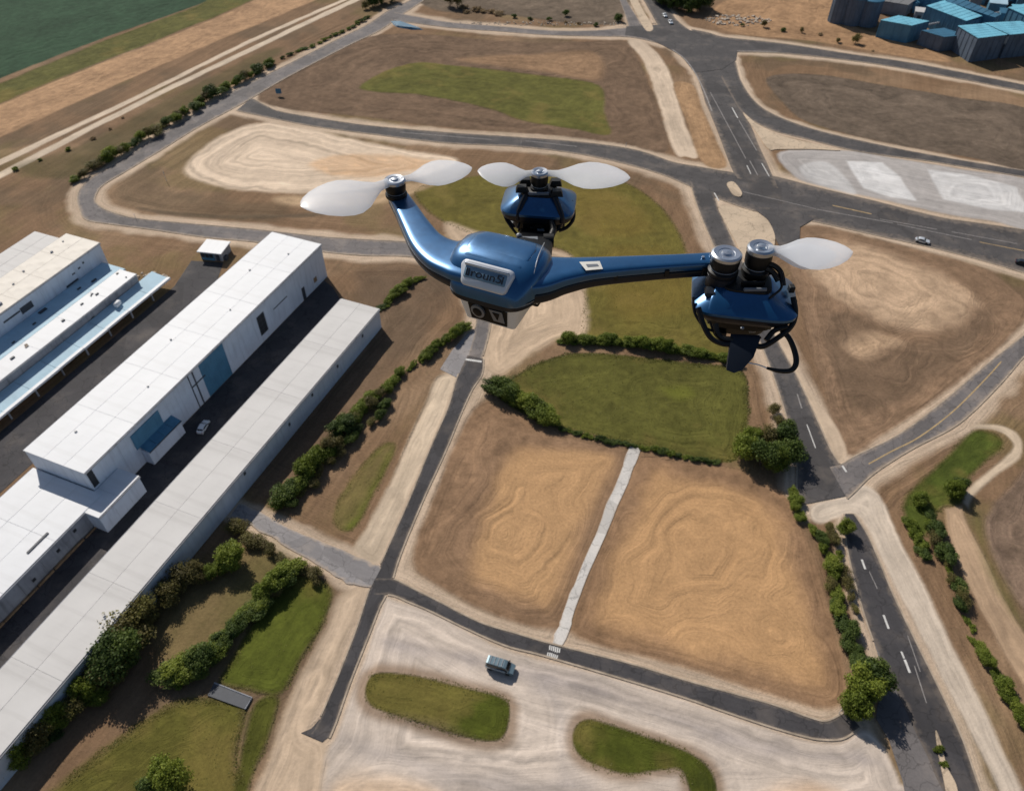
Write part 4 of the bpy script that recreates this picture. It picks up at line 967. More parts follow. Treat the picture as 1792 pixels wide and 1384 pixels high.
shed('plant_shed', 'flat pale blue roof hall at the far plant edge', [(1764,14),(1800,30),(1840,26),(1800,6)], 9, 'roof_blue', 'wall_blue', 4)
shed('plant_shed', 'deep blue back building of the plant', [(1600,-14),(1660,2),(1700,-6),(1640,-24)], 9, 'roof_blue_dark', 'wall_blue', 4)
shed('plant_shed', 'brown weathered shed between silos and hall', [(1540,2),(1590,10),(1604,0),(1552,-8)], 6, 'roof_deck', 'wall_grey', 3)
gsilo = [((1470, 44), 4.8, 12.2), ((1493, 48), 5.2, 12.6), ((1520, 50), 5.4, 12.0), ((1485, 30), 5.0, 13.0)]
for k, (p, rad, hh) in enumerate(gsilo):
    c = G(*p); c.y += rad
    r = empty('silo', c); tag(r, 'grey ribbed silo with a blue cap, ' + ('at the earthworks end of the row', 'in the middle of the row', 'next to the blue shed', 'the tallest, behind the row')[k], 'silo', 'grey silos at the plant')
    prof = []
    obj('shell', lathe_mesh('shell', [(rad, -0.5), (rad, hh)], 28), M['wall_slate'], r, False)
    obj('cap', lathe_mesh('cap', [(rad + .25, hh + 0.02), (rad + .25, hh + .4), (rad * .3, hh + 1.3), (0.05, hh + 1.4)], 28), M['roof_blue_dark'], r)
    for i in range(14):
        a = i * 2 * math.pi / 14
        o = obj('rib', box_mesh('rib', (rad - .05, -.16, -.4), (rad + .16, .16, hh - .05)), M['wall_slate'], r); o.rotation_euler = (0, 0, a)

# clutter of small roofs, tanks and pipes inside the plant
small = [((1556,62),6,5,5,'roof_blue_dark','wall_grey'),((1640,34),7,5,4,'roof_blue','wall_grey'),((1664,50),6,4,5,'roof_pale_blue','wall_blue'),((1700,48),6,5,6,'roof_blue','wall_blue'),((1738,26),8,5,6,'roof_pale_blue','wall_blue'),((1756,40),7,5,5,'roof_blue_dark','wall_blue'),((1776,34),6,6,5,'roof_blue','wall_grey'),((1762,8),9,6,6,'roof_pale_blue','wall_blue'),((1786,14),7,6,6,'roof_blue','wall_blue'),((1724,6),8,5,7,'roof_blue','wall_blue'),((1700,14),6,5,5,'roof_grey','wall_grey'),((1590,22),6,4,5,'roof_blue_dark','wall_blue'),((1606,34),5,4,4,'roof_grey','wall_grey'),((1560,14),6,4,5,'roof_grey','wall_grey')]
for k, (p, w_, d_, h, rm, wm) in enumerate(small):
    c = G(*p); r = empty('outbuilding', c, -0.35 + 0.1 * (k % 4)); tag(r, ORD_[k] + ' little outbuilding counted from the silos inside the blue roofed plant', 'outbuilding', 'outbuildings of the plant')
    obj('wall', box_mesh('wall', (-w_ / 2, -d_ / 2, -.5), (w_ / 2, d_ / 2, h)), M[wm], r)
    V = [(-w_ / 2 - .3, -d_ / 2 - .3, h + .01), (w_ / 2 + .3, -d_ / 2 - .3, h + .01), (w_ / 2 + .3, d_ / 2 + .3, h + .9), (-w_ / 2 - .3, d_ / 2 + .3, h + .9)]
    V += [(x, y, z + .16) for x, y, z in V]
    obj('roof', mesh('roof', V, [(3, 2, 1, 0), (4, 5, 6, 7), (0, 1, 5, 4), (1, 2, 6, 5), (2, 3, 7, 6), (3, 0, 4, 7)]), M[rm], r)
    obj('door', box_mesh('door', (-.9, -d_ / 2 - .06, -.3), (.9, -d_ / 2 + .05, 2.4)), M['frame'], r)
    if k % 2: obj('vent_stack', lathe_mesh('vent_stack', [(.35, h), (.35, h + 2.2), (.5, h + 2.3), (.5, h + 2.6), (.05, h + 2.8)], 12, (w_ * .2, 0, 0)), M['pipe'], r)
for k, (a, b_) in enumerate((((1610, 60), (1690, 46)), ((1700, 44), (1790, 30)))):
    A, B = G(*a), G(*b_); r = empty('pipe_bridge', A); tag(r, ('elevated pipe run behind the low grey gable shed', 'elevated pipe run across the rear plant yard')[k], 'pipe')
    obj('pipe_line', tube_mesh('pipe_line', [Vector((0, 0, 4)), (B - A) * .5 + Vector((0, 0, 4.2)), B - A + Vector((0, 0, 4))], .4, 8, 3), M['pipe'], r)
    for t in (.1, .5, .9):
        q_ = (B - A) * t; obj('support', box_mesh('support', (q_.x - .2, q_.y - .2, -.5), (q_.x + .2, q_.y + .2, 3.7)), M['frame'], r)
# ------------------------------------------------------------------ trees and shrubs
def crown_mesh(name, rx, rz, zc, nleaf, leaf, seed, nclump=13, open_=0.0, flat=1.0):
    rnd = np.random.RandomState(seed)
    cl = []
    for k in range(nclump):
        while True:
            p = rnd.uniform(-1, 1, 3)
            if np.dot(p, p) < 1: break
        r = rnd.uniform(0.20, 0.5)
        cl.append((p * np.array([rx, rx, rz]) * 0.8, r * rx, rnd.rand()))
    w = np.array([c[1] ** 2 for c in cl]); w /= w.sum()
    ci = rnd.choice(nclump, nleaf, p=w)
    d = rnd.normal(size=(nleaf, 3)); d /= np.linalg.norm(d, axis=1)[:, None]
    rad = rnd.uniform(0.3 - open_ * 0.2, 1.2, nleaf) ** 0.8
    C = np.array([c[0] for c in cl])[ci]; R = np.array([c[1] for c in cl])[ci]; T = np.array([c[2] for c in cl])[ci]
    P = C + d * (R * rad)[:, None] * np.array([1, 1, min(1.0, rz / rx) * flat]); P[:, 2] += zc
    P[:, 2] = np.maximum(P[:, 2], 0.15)
    nrm = d * 0.8 + rnd.normal(size=(nleaf, 3)) * 0.7 + np.array([0, 0, 0.35]); nrm /= np.linalg.norm(nrm, axis=1)[:, None]
    a = np.cross(nrm, rnd.normal(size=(nleaf, 3))); a /= np.linalg.norm(a, axis=1)[:, None]
    b = np.cross(nrm, a)
    s = leaf * rnd.uniform(0.6, 1.25, nleaf)[:, None]
    V = np.stack([P - a * s * .55, P + b * s * .42, P + a * s * .6, P - b * s * .42], 1).reshape(-1, 3)
    me = bpy.data.meshes.new(name)
    me.vertices.add(nleaf * 4); me.vertices.foreach_set('co', V.astype(np.float32).ravel())
    me.loops.add(nleaf * 4); me.loops.foreach_set('vertex_index', np.arange(nleaf * 4, dtype=np.int32))
    me.polygons.add(nleaf); me.polygons.foreach_set('loop_start', np.arange(0, nleaf * 4, 4, dtype=np.int32))
    at = me.attributes.new('leaf_tone', 'FLOAT', 'POINT')
    tone = np.clip(0.55 * T + 0.45 * rnd.rand(nleaf), 0, 1)
    at.data.foreach_set('value', np.repeat(tone, 4).astype(np.float32))
    me.update(calc_edges=True)
    return me, cl
def trunk_mesh(name, h, r, cl, zc, seed, nl=6):
    rnd = random.Random(seed)
    bm = bmesh.new()
    def add(pts, rad):
        t = tube_mesh('tmp', pts, rad, 6, 3); bm.from_mesh(t); bpy.data.meshes.remove(t)
    add([(0, 0, -0.4), (rnd.uniform(-.1, .1), rnd.uniform(-.1, .1), h * .35), (rnd.uniform(-.2, .2), rnd.uniform(-.2, .2), h * .7)], [r, r * .75, r * .4])
    for c in cl[:nl]:
        q = Vector(c[0]) + Vector((0, 0, zc))
        s = Vector((0, 0, h * rnd.uniform(.15, .4)))
        add([s, s.lerp(q, .5) + Vector((0, 0, .1 * h)), q], [r * .5, r * .32, r * .1])
    me = bpy.data.meshes.new(name); bm.to_mesh(me); bm.free()
    return me
TREES = {}
def proto(key, rx, rz, zc, nleaf, leaf, seed, mat, h, r, nclump=13, open_=0.0, nl=6):
    c, cl = crown_mesh('crown', rx, rz, zc, nleaf, leaf, seed, nclump, open_); c.materials.append(M[mat])
    t = trunk_mesh('trunk', h, r, cl, zc, seed, nl); t.materials.append(M['bark'])
    TREES[key] = (c, t)
for k in range(3):
    proto('green%d' % k, 2.4, 2.2, 2.7, 6500, 0.25, 10 + k, 'leaf_green', 4.4, .16, 26)
    proto('dark%d' % k, 2.6, 2.2, 2.6, 6500, 0.26, 20 + k, 'leaf_dark', 4.4, .18, 24)
    proto('olive%d' % k, 2.3, 2.0, 2.4, 3600, 0.22, 30 + k, 'leaf_olive', 4.2, .14, 24, 0.7, 14)
    proto('low%d' % k, 1.6, 0.8, 0.9, 3200, 0.19, 40 + k, 'leaf_green', 1.5, .08, 18)
    proto('lowdark%d' % k, 1.6, 0.8, 0.9, 3200, 0.19, 50 + k, 'leaf_dark', 1.5, .08, 18)
    proto('dry%d' % k, 1.5, 0.6, 0.6, 700, 0.3, 60 + k, 'leaf_dry', 1.0, .06, 10, 0.5)
RT = random.Random(5)
TONE = {'green': 'bright green', 'dark': 'dark green', 'olive': 'brownish olive', 'low': 'low bright green', 'lowdark': 'low dark green', 'dry': 'dry tan'}
ORD = 'first second third fourth fifth sixth seventh eighth ninth tenth eleventh twelfth'.split()
def ordinal(n):
    if n <= 12: return ORD[n - 1]
    return '%d%s' % (n, {1: 'st', 2: 'nd', 3: 'rd'}.get(n % 10 if n // 10 != 1 else 0, 'th'))
def plant(kind, x, y, size, name, label, group):
    key = kind + str(RT.randrange(3)); c, t = TREES[key]
    r = empty(name, (x, y, ground_z(x, y)), RT.uniform(0, 6.28))
    r.scale = (size * RT.uniform(.88, 1.15), size * RT.uniform(.88, 1.15), size * RT.uniform(.85, 1.2))
    tag(r, label, 'tree' if 'tree' in name else 'shrub', group)
    a = bpy.data.objects.new('trunk', t); COL.objects.link(a); a.parent = r
    b = bpy.data.objects.new('crown', c); COL.objects.link(b); b.parent = r
    return r
def row(px, spacing, kinds, size, name, what, anchor, where, group, side=0.8):
    """a line of shrubs; each is counted from a thing that marks the line's end"""
    W = [G(*p)[:2] for p in px]
    P = [Vector((q[0], q[1])) for q in crom(W, 12)]
    d = 0.0; nxt = 0.0; n = 0
    for a, b in zip(P[:-1], P[1:]):
        L = (b - a).length
        while nxt <= d + L:
            q = a.lerp(b, (nxt - d) / L if L else 0); n += 1
            k = RT.choice(kinds); s = RT.uniform(*size) * (.86 if 'hedge' in name else 1)
            t = (b - a).normalized(); o = RT.uniform(-side, side)
            e_ = plant(k, q.x - t.y * o, q.y + t.x * o, s, name, '%s %s from %s %s, %s' % (ordinal(n), what, anchor, where, TONE[k]), group)
            if 'hedge' in name or 'shrub' in name:      # hedge plants spread along their row and stay low
                e_.rotation_euler.z = math.atan2(t.y, t.x) + RT.uniform(-.5, .5) + RT.choice((0, math.pi))
                e_.scale = (s * RT.uniform(1.15, 1.6), s * RT.uniform(.75, 1.05), s * RT.uniform(.55, .95))
            nxt += spacing * RT.uniform(.8, 1.2)
        d += L
def single(pts, name, label, group=None):
    """label holds {t} for the leaf tone; a fifth entry is the label's own ending"""
    for q in pts:
        x, y, k, s = q[:4]; g_ = G(x, y)
        plant(k, g_.x, g_.y, s, name, label.format(t=TONE[k]) + (' ' + q[4] if len(q) > 4 else ''), group)
row([(132,316),(200,277),(270,236),(330,199),(390,160),(440,134),(482,112)], 3.0, ['green','olive','olive','dark','green'], (.7, 1.5), 'hedge_shrub', 'shrub', 'the tightest road bend', 'in the hedge above the curving road', 'shrubs along the curving road', 1.6)
row([(496,104),(560,76),(620,46),(650,30)], 4.5, ['lowdark','low','lowdark'], (.8, 1.3), 'hedge_shrub', 'shrub', 'the curving road hedge', 'along the far bank', 'low shrubs on the far bank', .8)
single([(652,12,'dark',1.5,'nearest the bank shrubs'),(668,6,'dark',1.7,'in the middle'),(686,2,'dark',1.5,'nearest the tarmac'),(640,16,'olive',1.0,'beside the dark ones')], 'tree', '{t} tree at the far end of the curving road', 'trees at the road end')
row([(1150,2),(1162,10),(1178,17),(1196,21),(1214,19),(1230,14)], 8.0, ['dark'], (1.9, 2.3), 'tree', 'tree', 'the broad road', 'in the clump by the far junction', 'dark trees by the far junction', .3)
row([(1168,-4),(1188,4),(1208,2),(1226,-2)], 8.0, ['dark'], (2.0, 2.3), 'tree', 'rear tree', 'the broad road', 'in the clump by the far junction', 'dark trees behind the far clump', .3)
row([(492,884),(520,852),(560,806),(600,760),(640,716),(668,690)], 2.3, ['green','green','olive','dark','green'], (.8, 1.4), 'hedge_shrub', 'shrub', 'the gravel lane', 'in the low warehouse hedge', 'hedge beside the low warehouse', .9)
row([(676,684),(700,660),(740,628),(780,598),(822,574)], 2.2, ['green','low','green'], (.75, 1.05), 'hedge_shrub', 'shrub', 'the thick hedge', 'in its thin upper run', 'thin upper end of the warehouse hedge', .6)
row([(516,888),(560,836),(620,768),(690,704)], 3.6, ['olive','dark'], (.5, .8), 'undergrowth_shrub', 'undergrowth bush', 'the gravel lane', 'at the warehouse hedge foot', 'undergrowth at the hedge foot', 1.0)
row([(668,540),(690,520),(715,500),(742,485)], 2.0, ['low','lowdark','green'], (.7, 1.05), 'shrub', 'shrub', 'the low warehouse end', 'in the short row', 'short shrub row by the low warehouse end', .5)
row([(190,1190),(150,1228),(100,1272),(40,1330),(-10,1375)], 3.4, ['olive','olive','green','dark'], (1.0, 1.8), 'tree', 'tree', 'the big wall trees', 'along the shaded warehouse wall', 'trees along the shaded warehouse wall', 1.5)
single([(222,1150,'dark',2.0,'in the middle'),(240,1118,'olive',2.1,'with the widest crown'),(256,1092,'olive',1.6,'next to the half bare trees'),(212,1176,'dark',1.8,'beside the wall row')], 'tree', 'big {t} tree against the warehouse wall', 'big trees against the warehouse wall')
single([(326,1022,'olive',1.4,'with the tallest crown'),(300,1050,'olive',1.2,'closer to the big trees'),(348,1012,'olive',1.0,'closer to the round tree')], 'tree', 'half bare {t} tree near the warehouse wall', 'half bare trees near the warehouse wall')
single([(412,985,'green',1.35)], 'tree', 'single {t} round tree near the gravel lane', None)
single([(378,1008,'green',.8,'on the wall side'),(392,998,'green',.7,'touching it'),(362,1016,'olive',.7,'at the half bare trees')], 'shrub', 'small {t} bush beside the lone round tree', 'small bushes by the round tree')
row([(300,1186),(345,1174),(380,1140),(420,1098),(460,1054),(490,1022),(520,992)], 2.2, ['green','green','green','dark'], (.85, 1.35), 'hedge_shrub', 'shrub', 'the dark culvert', 'in the hedge above the grass wedge', 'hedge above the grass wedge', .8)
single([(310,1378,'green',1.6,'the rounder one'),(285,1390,'dark',1.2,'tucked behind')], 'tree', '{t} tree standing alone in the olive grass,', 'trees in the olive grass')
row([(418,930),(440,945),(470,965),(500,985),(540,1003),(575,1022)], 4.5, ['olive'], (.6, 1.0), 'shrub', 'twiggy shrub', 'the low warehouse', 'along the gravel lane edge', 'twiggy shrubs by the gravel lane', .6)
row([(866,688),(890,696),(912,710),(936,722),(956,736),(974,746)], 2.4, ['green','green','dark'], (.95, 1.35), 'shrub', 'bush', 'the sandy slope', 'at the oval lawn tip', 'bushes at the tip of the oval lawn', .5)
row([(985,752),(1050,770),(1120,784),(1200,800),(1262,810)], 1.8, ['low','lowdark'], (.6, .9), 'hedge_shrub', 'shrub', 'the tip bushes', 'along the oval lawn foot', 'low hedge at the foot of the oval lawn', .3)
row([(985,600),(1060,600),(1140,610),(1210,620),(1290,636)], 1.6, ['low','low','green'], (.9, 1.15), 'hedge_shrub', 'shrub', 'the sandy slope', 'in the hedge between the two lawns', 'hedge between the two lawns', .3)
single([(1304,800,'green',1.45,'nearest the low hedge'),(1330,812,'dark',1.4,'overhanging the straw field'),(1352,818,'green',1.4,'casting shade on the straw field'),(1374,808,'dark',1.45,'closest to the asphalt'),(1340,780,'olive',1.3,'in the middle'),(1366,776,'dark',1.35,'on the verge side'),(1314,776,'green',1.2,'on the lawn side'),(1384,790,'green',1.05,'at the road verge')], 'tree', '{t} tree of the oval lawn clump', 'tree clump at the oval lawn')
single([(1352,724,'olive',.8,'on the sand edge'),(1362,742,'olive',.7,'closer to the tree clump')], 'shrub', 'dry {t} bush beside the oval lawn', 'dry bushes by the oval lawn')
row([(1384,866),(1392,890),(1398,910)], 2.2, ['green','olive'], (.6, .9), 'hedge_shrub', 'shrub', 'the tree clump', 'at the large straw field corner', 'shrubs at the straw field corner', .4)
row([(1424,930),(1440,960),(1452,1000),(1462,1040),(1474,1085),(1486,1130),(1496,1170)], 2.2, ['green','olive','olive','dark','green'], (.5, 1.0), 'hedge_shrub', 'shrub', 'the sandy apron', 'in the straw field hedge', 'hedge between straw field and black road', 1.0)
row([(1450,928),(1464,960),(1474,1004),(1486,1050),(1498,1096)], 3.4, ['olive','olive','low'], (.45, .8), 'hedge_shrub', 'roadside shrub', 'the sandy apron', 'beside the black road', 'road side of the field hedge', .6)
single([(1474,932,'green',.9,'by the sandy apron'),(1508,1215,'green',1.6,'with the largest crown'),(1526,1200,'dark',1.3,'leaning over the black road'),(1494,1238,'green',1.3,'over the road end'),(1512,1190,'dark',1.2,'behind the large crown'),(1486,1244,'green',1.0,'at the field corner')], 'tree', '{t} tree at the straw field hedge end', 'trees at the hedge ends')
row([(1612,880),(1622,910),(1636,950),(1652,990),(1668,1025),(1686,1070)], 2.0, ['green','dark','low','olive'], (.5, .95), 'hedge_shrub', 'shrub', 'the green strip', 'in the tan footpath hedge', 'hedge beside the tan footpath', .7)
row([(1692,1086),(1708,1130),(1730,1175),(1756,1215),(1784,1255),(1806,1290)], 2.2, ['green','dark','low'], (.6, .9), 'hedge_shrub', 'shrub', 'the thick footpath hedge', 'in its thin lower run', 'thin end of the footpath hedge', .5)
single([(1664,866,'green',1.1,'with the rounder crown'),(1674,856,'dark',.8,'behind it')], 'tree', '{t} tree at the tan footpath bend', 'trees at the footpath bend')
row([(1594,922),(1605,948),(1616,974)], 2.6, ['lowdark','low'], (.9, 1.2), 'shrub', 'bush', 'the green strip', 'beside the wide gravel track', 'bushes by the gravel track', .2)
row([(785,14),(830,22),(880,24)], 4.0, ['dry','dry','olive'], (1.2, 2.0), 'scrub', 'scrub', 'the curving road', 'on the bank above the thin lane', 'dry scrub on the far bank', 3.0)
row([(900,32),(980,40),(1060,46)], 9.0, ['dry','lowdark'], (.7, 1.1), 'scrub', 'tuft', 'the scrub bank', 'along the thin far lane', 'sparse tufts along the far lane', 1.5)
single([(1082,38,'dark',.9,'near the pale median'),(990,28,'dark',.7,'in the grey brown field')], 'shrub', 'single {t} bush off the thin far lane', 'dark bushes by the far lane')
row([(1300,44),(1360,52),(1420,62),(1480,78),(1550,92)], 9, ['dry','olive','lowdark'], (.5, 1.0), 'scrub', 'tuft', 'the dark tree clump', 'on the orange earthworks', 'scrub on the earthworks', 4)
single([(1641,1312,'low',.6,'at its tip'),(1650,1338,'low',.5,'at its middle')], 'shrub', 'tiny {t} weed tuft on the wedge median', 'weeds on the wedge median')
row([(30,300),(80,282),(160,246),(230,205)], 11, ['low','dry'], (.5, .9), 'scrub', 'tuft', 'the tightest road bend', 'between track and hedge', 'tufts between track and hedge', 3)
row([(262,1098),(230,1150),(190,1200),(140,1244),(90,1290),(40,1340)], 3.2, ['olive','dark','lowdark','green'], (.6, 1.0), 'undergrowth_shrub', 'undergrowth bush', 'the half bare trees', 'below the shaded warehouse wall', 'undergrowth along the shaded wall', 1.2)
row([(318,1190),(360,1172),(396,1132),(436,1088),(476,1046),(510,1012)], 3.4, ['olive','dark','low'], (.5, .8), 'undergrowth_shrub', 'undergrowth bush', 'the dark culvert', 'under the grass wedge hedge', 'undergrowth of the grass wedge hedge', .8)
# ------------------------------------------------------------------ vehicles and small roadside things
def paint(name, colr, rough=0.3):
    m, nt, b = new_mat(name)
    tc = N(nt, 'ShaderNodeTexCoord')
    n = noise(nt, tc.outputs['Object'], 2.0, 4)
    c = ramp(nt, n, [(0.35, tuple(x * .88 for x in colr)), (0.65, colr)])
    nt.links.new(c, b.inputs['Base Color'])
    b.inputs['Roughness'].default_value = rough; b.inputs['Metallic'].default_value = 0.3
    b.inputs['Coat Weight'].default_value = 0.6; b.inputs['Coat Roughness'].default_value = 0.1
    return m
M['car_white'] = paint('car_white', lin(226, 230, 234)); M['car_dark'] = paint('car_dark', lin(46, 50, 58)); M['van_teal'] = paint('van_teal', lin(120, 142, 152)); M['van_stripe'] = paint('van_stripe', lin(214, 224, 230))
M['tyre'] = plain('tyre', lin(28, 28, 30), 0.9); M['rim'] = plain('rim', lin(150, 152, 156), 0.4, 0.8)
mg, nt_, b_ = new_mat('car_glass')
tcg = N(nt_, 'ShaderNodeTexCoord'); ng = noise(nt_, tcg.outputs['Object'], 1.0)
nt_.links.new(ramp(nt_, ng, [(0.3, lin(14, 22, 28)), (0.7, lin(26, 38, 46))]), b_.inputs['Base Color'])
b_.inputs['Roughness'].default_value = 0.08; M['car_glass'] = mg
M['lamp'] = plain('lamp_lens', lin(220, 220, 214), 0.2, var=0.05); M['lamp_red'] = plain('tail_lamp', lin(150, 30, 26), 0.3)
def side_loft(name, prof, halfw, inset=0.0, zref=None):
    """solid from a side outline (x, z), rounded in plan and tucked in towards the top"""
    n = len(prof); rings = []
    zt = max(p[1] for p in prof); zb = min(p[1] for p in prof); xm = max(abs(p[0]) for p in prof)
    for s in (-1.0, -0.93, -0.6, 0, 0.6, 0.93, 1.0):
        k = 0.94 if abs(s) == 1 else 1.0
        rings.append([Vector((x * (0.97 if abs(s) == 1 else 1.0), s * halfw * (1 - inset * (z - zb) / (zt - zb)) * (1 - 0.10 * max(0, abs(x) / xm - 0.75) * 4), zb + (z - zb) * k)) for x, z in prof])
    return loft_mesh(name, rings)
def vehicle(name, label, cat, pos, ang, body, kind):
    r = empty(name, pos, ang); tag(r, label, cat)
    if kind == 'van':
        Lh, hw = 2.55, 1.0
        low = [(-2.5, .32), (2.45, .32), (2.55, .6), (2.5, 1.0), (1.75, 1.22), (-2.52, 1.22), (-2.56, .7)]
        cab = [(-2.48, 1.2), (1.75, 1.2), (1.15, 2.0), (.7, 2.14), (-2.1, 2.16), (-2.4, 2.05)]
        glass = [(-2.3, 1.3), (1.55, 1.3), (1.1, 1.92), (-2.2, 1.95)]; roof = (-2.05, .75, 2.1)
        wx = (-1.6, 1.55); wr = .36
    else:
        Lh, hw = 2.2, .9
        low = [(-2.15, .28), (2.15, .28), (2.25, .5), (2.15, .78), (1.1, .92), (-1.5, .95), (-2.15, .9), (-2.25, .6)]
        cab = [(-1.7, .9), (1.05, .9), (.35, 1.38), (-.1, 1.45), (-.9, 1.44), (-1.35, 1.3)]
        glass = [(-1.45, .97), (.88, .97), (.3, 1.32), (-.95, 1.36)]; roof = (-.95, .1, 1.4)
        wx = (-1.35, 1.35); wr = .32
    obj('body', side_loft('body', low, hw), body, r, False)
    c = obj('cabin', side_loft('cabin', cab, hw * .95, 0.16), body, r, False)
    for s in (-1, 1):
        V = []
        zb, zt = min(p[1] for p in cab), max(p[1] for p in cab)
        for x, z in glass:
            y = s * hw * .95 * (1 - .16 * (z - zb) / (zt - zb)) + s * 0.012
            V.append((x, y, z))
        V += [(x, y - s * .05, z) for x, y, z in V]
        obj('side_window', mesh('side_window', V, [(0, 1, 2, 3), (4, 5, 6, 7), (0, 1, 5, 4), (1, 2, 6, 5), (2, 3, 7, 6), (3, 0, 4, 7)]), M['car_glass'], c)
        obj('headlight', box_mesh('headlight', (Lh - .12, s * hw * .72 - .14, low[2][1]), (Lh + .02, s * hw * .72 + .14, low[2][1] + .2), .03), M['lamp'], r)
        obj('tail_light', box_mesh('tail_light', (-Lh - .03, s * hw * .75 - .1, .65), (-Lh + .1, s * hw * .75 + .1, .95), .03), M['lamp_red'], r)
        for x in wx:
            w_ = obj('wheel', lathe_mesh('wheel', [(wr * .5, -.1), (wr * .92, -.1), (wr, -.06), (wr, .06), (wr * .92, .1), (wr * .5, .1)], 20), M['tyre'], r)
            w_.rotation_euler = (math.pi / 2, 0, 0); w_.location = (x, s * (hw - .08), wr)
            obj('rim', lathe_mesh('rim', [(.02, -.09), (wr * .52, -.09), (wr * .52, .09), (.02, .11)], 14), M['rim'], w_)
    # windscreens
    k1 = [cab[1], cab[2]]; 
    def screen(nm, a, b):
        (x0, z0), (x1, z1) = a, b
        dx, dz = x1 - x0, z1 - z0; nn = Vector((abs(dz), 0, abs(dx))).normalized() * (1 if x0 > 0 else 1)
        if x0 < 0: nn.x = -nn.x
        zb, zt = min(p[1] for p in cab), max(p[1] for p in cab)
        Q = []
        for t in (.12, .9):
            x, z = x0 + dx * t, z0 + dz * t; y = hw * .95 * (1 - .16 * (z - zb) / (zt - zb)) * .86
            Q += [Vector((x, -y, z)), Vector((x, y, z))]
        Q = [Q[0], Q[1], Q[3], Q[2]]
        V = [q_ + nn * .015 for q_ in Q] + [q_ - nn * .03 for q_ in Q]
        obj(nm, mesh(nm, V, [(0, 1, 2, 3), (4, 5, 6, 7), (0, 1, 5, 4), (1, 2, 6, 5), (2, 3, 7, 6), (3, 0, 4, 7)]), M['car_glass'], c)
    screen('windscreen', cab[1], cab[2])
    screen('rear_window', cab[0], cab[-1])
    for s in (-1, 1):
        obj('wing_mirror', box_mesh('wing_mirror', (cab[1][0] - .5, s * hw * 1.0 - (.0 if s > 0 else .22), cab[1][1] + .05), (cab[1][0] - .3, s * hw * 1.0 + (.22 if s > 0 else .0), cab[1][1] + .25), .03), M['tyre'], r)
    return r
def head(a, b): 
    d = G(*b) - G(*a); return math.atan2(d.y, d.x)
p = (G(857, 1163) + G(895, 1174)) / 2; p.z = ground_z(p.x, p.y) + .02
vn_ = vehicle('van', 'grey teal van with a pale side stripe parked on the gravel yard', 'van', p, head((856, 1160), (896, 1172)), M['van_teal'], 'van')
vn_.scale = (1.1, 1.1, 1.1)
for s_ in (-1, 1):
    obj('side_stripe', box_mesh('side_stripe', (-2.4, s_ * 1.005 - .02, .92), (1.6, s_ * 1.005 + .02, 1.18)), M['van_stripe'], vn_)
obj('roof_rack', boxes_mesh('roof_rack', [((-1.8 + .7 * k, -.75, 2.17), (-1.7 + .7 * k, .75, 2.24)) for k in range(4)]), M['rim'], vn_)
p = G(1613, 424); p.z = rz(3) - .01
vehicle('car', 'white car driving along the wide cross road', 'car', p, head((1600, 420), (1640, 429)), M['car_white'], 'car')
p = G(1789, 463); p.z = rz(3) - .01
vehicle('car', 'dark car near the verge of the wide cross road', 'car', p, head((1780, 460), (1800, 465)), M['car_dark'], 'car')
p = G(357, 750); p.z = .05
vehicle('car', 'white car parked in the shaded yard between the warehouses', 'car', p, UANG + .25, M['car_white'], 'car')
p = G(1163, 29); p.z = .06; vehicle('car', 'small white car waiting beside the dark tree clump', 'car', p, head((1150, 10), (1172, 40)), M['car_white'], 'car')
p = G(1173, 41); p.z = .06; vehicle('car', 'small white car just entering the far asphalt junction', 'car', p, head((1160, 24), (1178, 50)), M['car_white'], 'car')
# signs, posts, blue wedge
def post(px, h, label, name='marker_post', panel=None):
    g_ = G(*px); r = empty(name, (g_.x, g_.y, ground_z(g_.x, g_.y)))
    tag(r, label, 'sign' if panel else 'post')
    obj('pole', lathe_mesh('pole', [(.07, -.4), (.07, h - .1), (.05, h)], 10), M['pipe'], r)
    if panel:
        o = obj('panel', box_mesh('panel', (-panel[0] / 2, -.12, h - panel[1]), (panel[0] / 2, -.06, h), .03), M[panel[2]], r)
        obj('bracket', box_mesh('bracket', (-panel[0] * .3, -.07, h - panel[1] * .6), (panel[0] * .3, .08, h - panel[1] * .5)), M['frame'], r)
    else:
        obj('band', lathe_mesh('band', [(.09, h * .7), (.09, h * .85)], 10), M['paint'], r)
    return r
post((489, 168), 3.2, 'square pale blue sign by the road bend', 'road_sign', (2.4, 2.2, 'wall_blue'))
post((489, 204), 2.6, 'white marker post at the cross road start')
post((291, 316), 4.2, 'dark pole at the tip of the sand plot', 'pole')
post((238, 384), 2.2, 'white marker post inside the road bend')
post((1095, 258), 2.0, 'short marker post beside the cross road')
post((912, 256), 2.0, 'small marker post along the cross road kerb')
post((1468, 1248), 2.2, 'marker post beside the tree at the field end')
post((1126, 56), 2.5, 'white post at the end of the pale median')
tp = [G(684, 38), G(700, 40), G(741, 53), G(722, 53), G(692, 48)]  # low dark blue wedge with a bar round its top
c = sum(tp, Vector()) / 5
V = [p - c + Vector((0, 0, .02)) for p in tp] + [(p - c) * .8 + Vector((0, 0, .7 + .3 * (i % 2))) for i, p in enumerate(tp)]
r = empty('blue_wedge', c); tag(r, 'low dark blue wedge beside the far lane', 'tarpaulin')
obj('sheet', mesh('sheet', V, [tuple(range(4, -1, -1)), tuple(range(5, 10))] + [(k, (k + 1) % 5, 5 + (k + 1) % 5, 5 + k) for k in range(5)]), M['roof_blue_dark'], r)
obj('wedge_rim', tube_mesh('wedge_rim', [v + Vector((0, 0, .04)) for v in V[5:]], .06, 6, 3, True), M['pipe'], r)
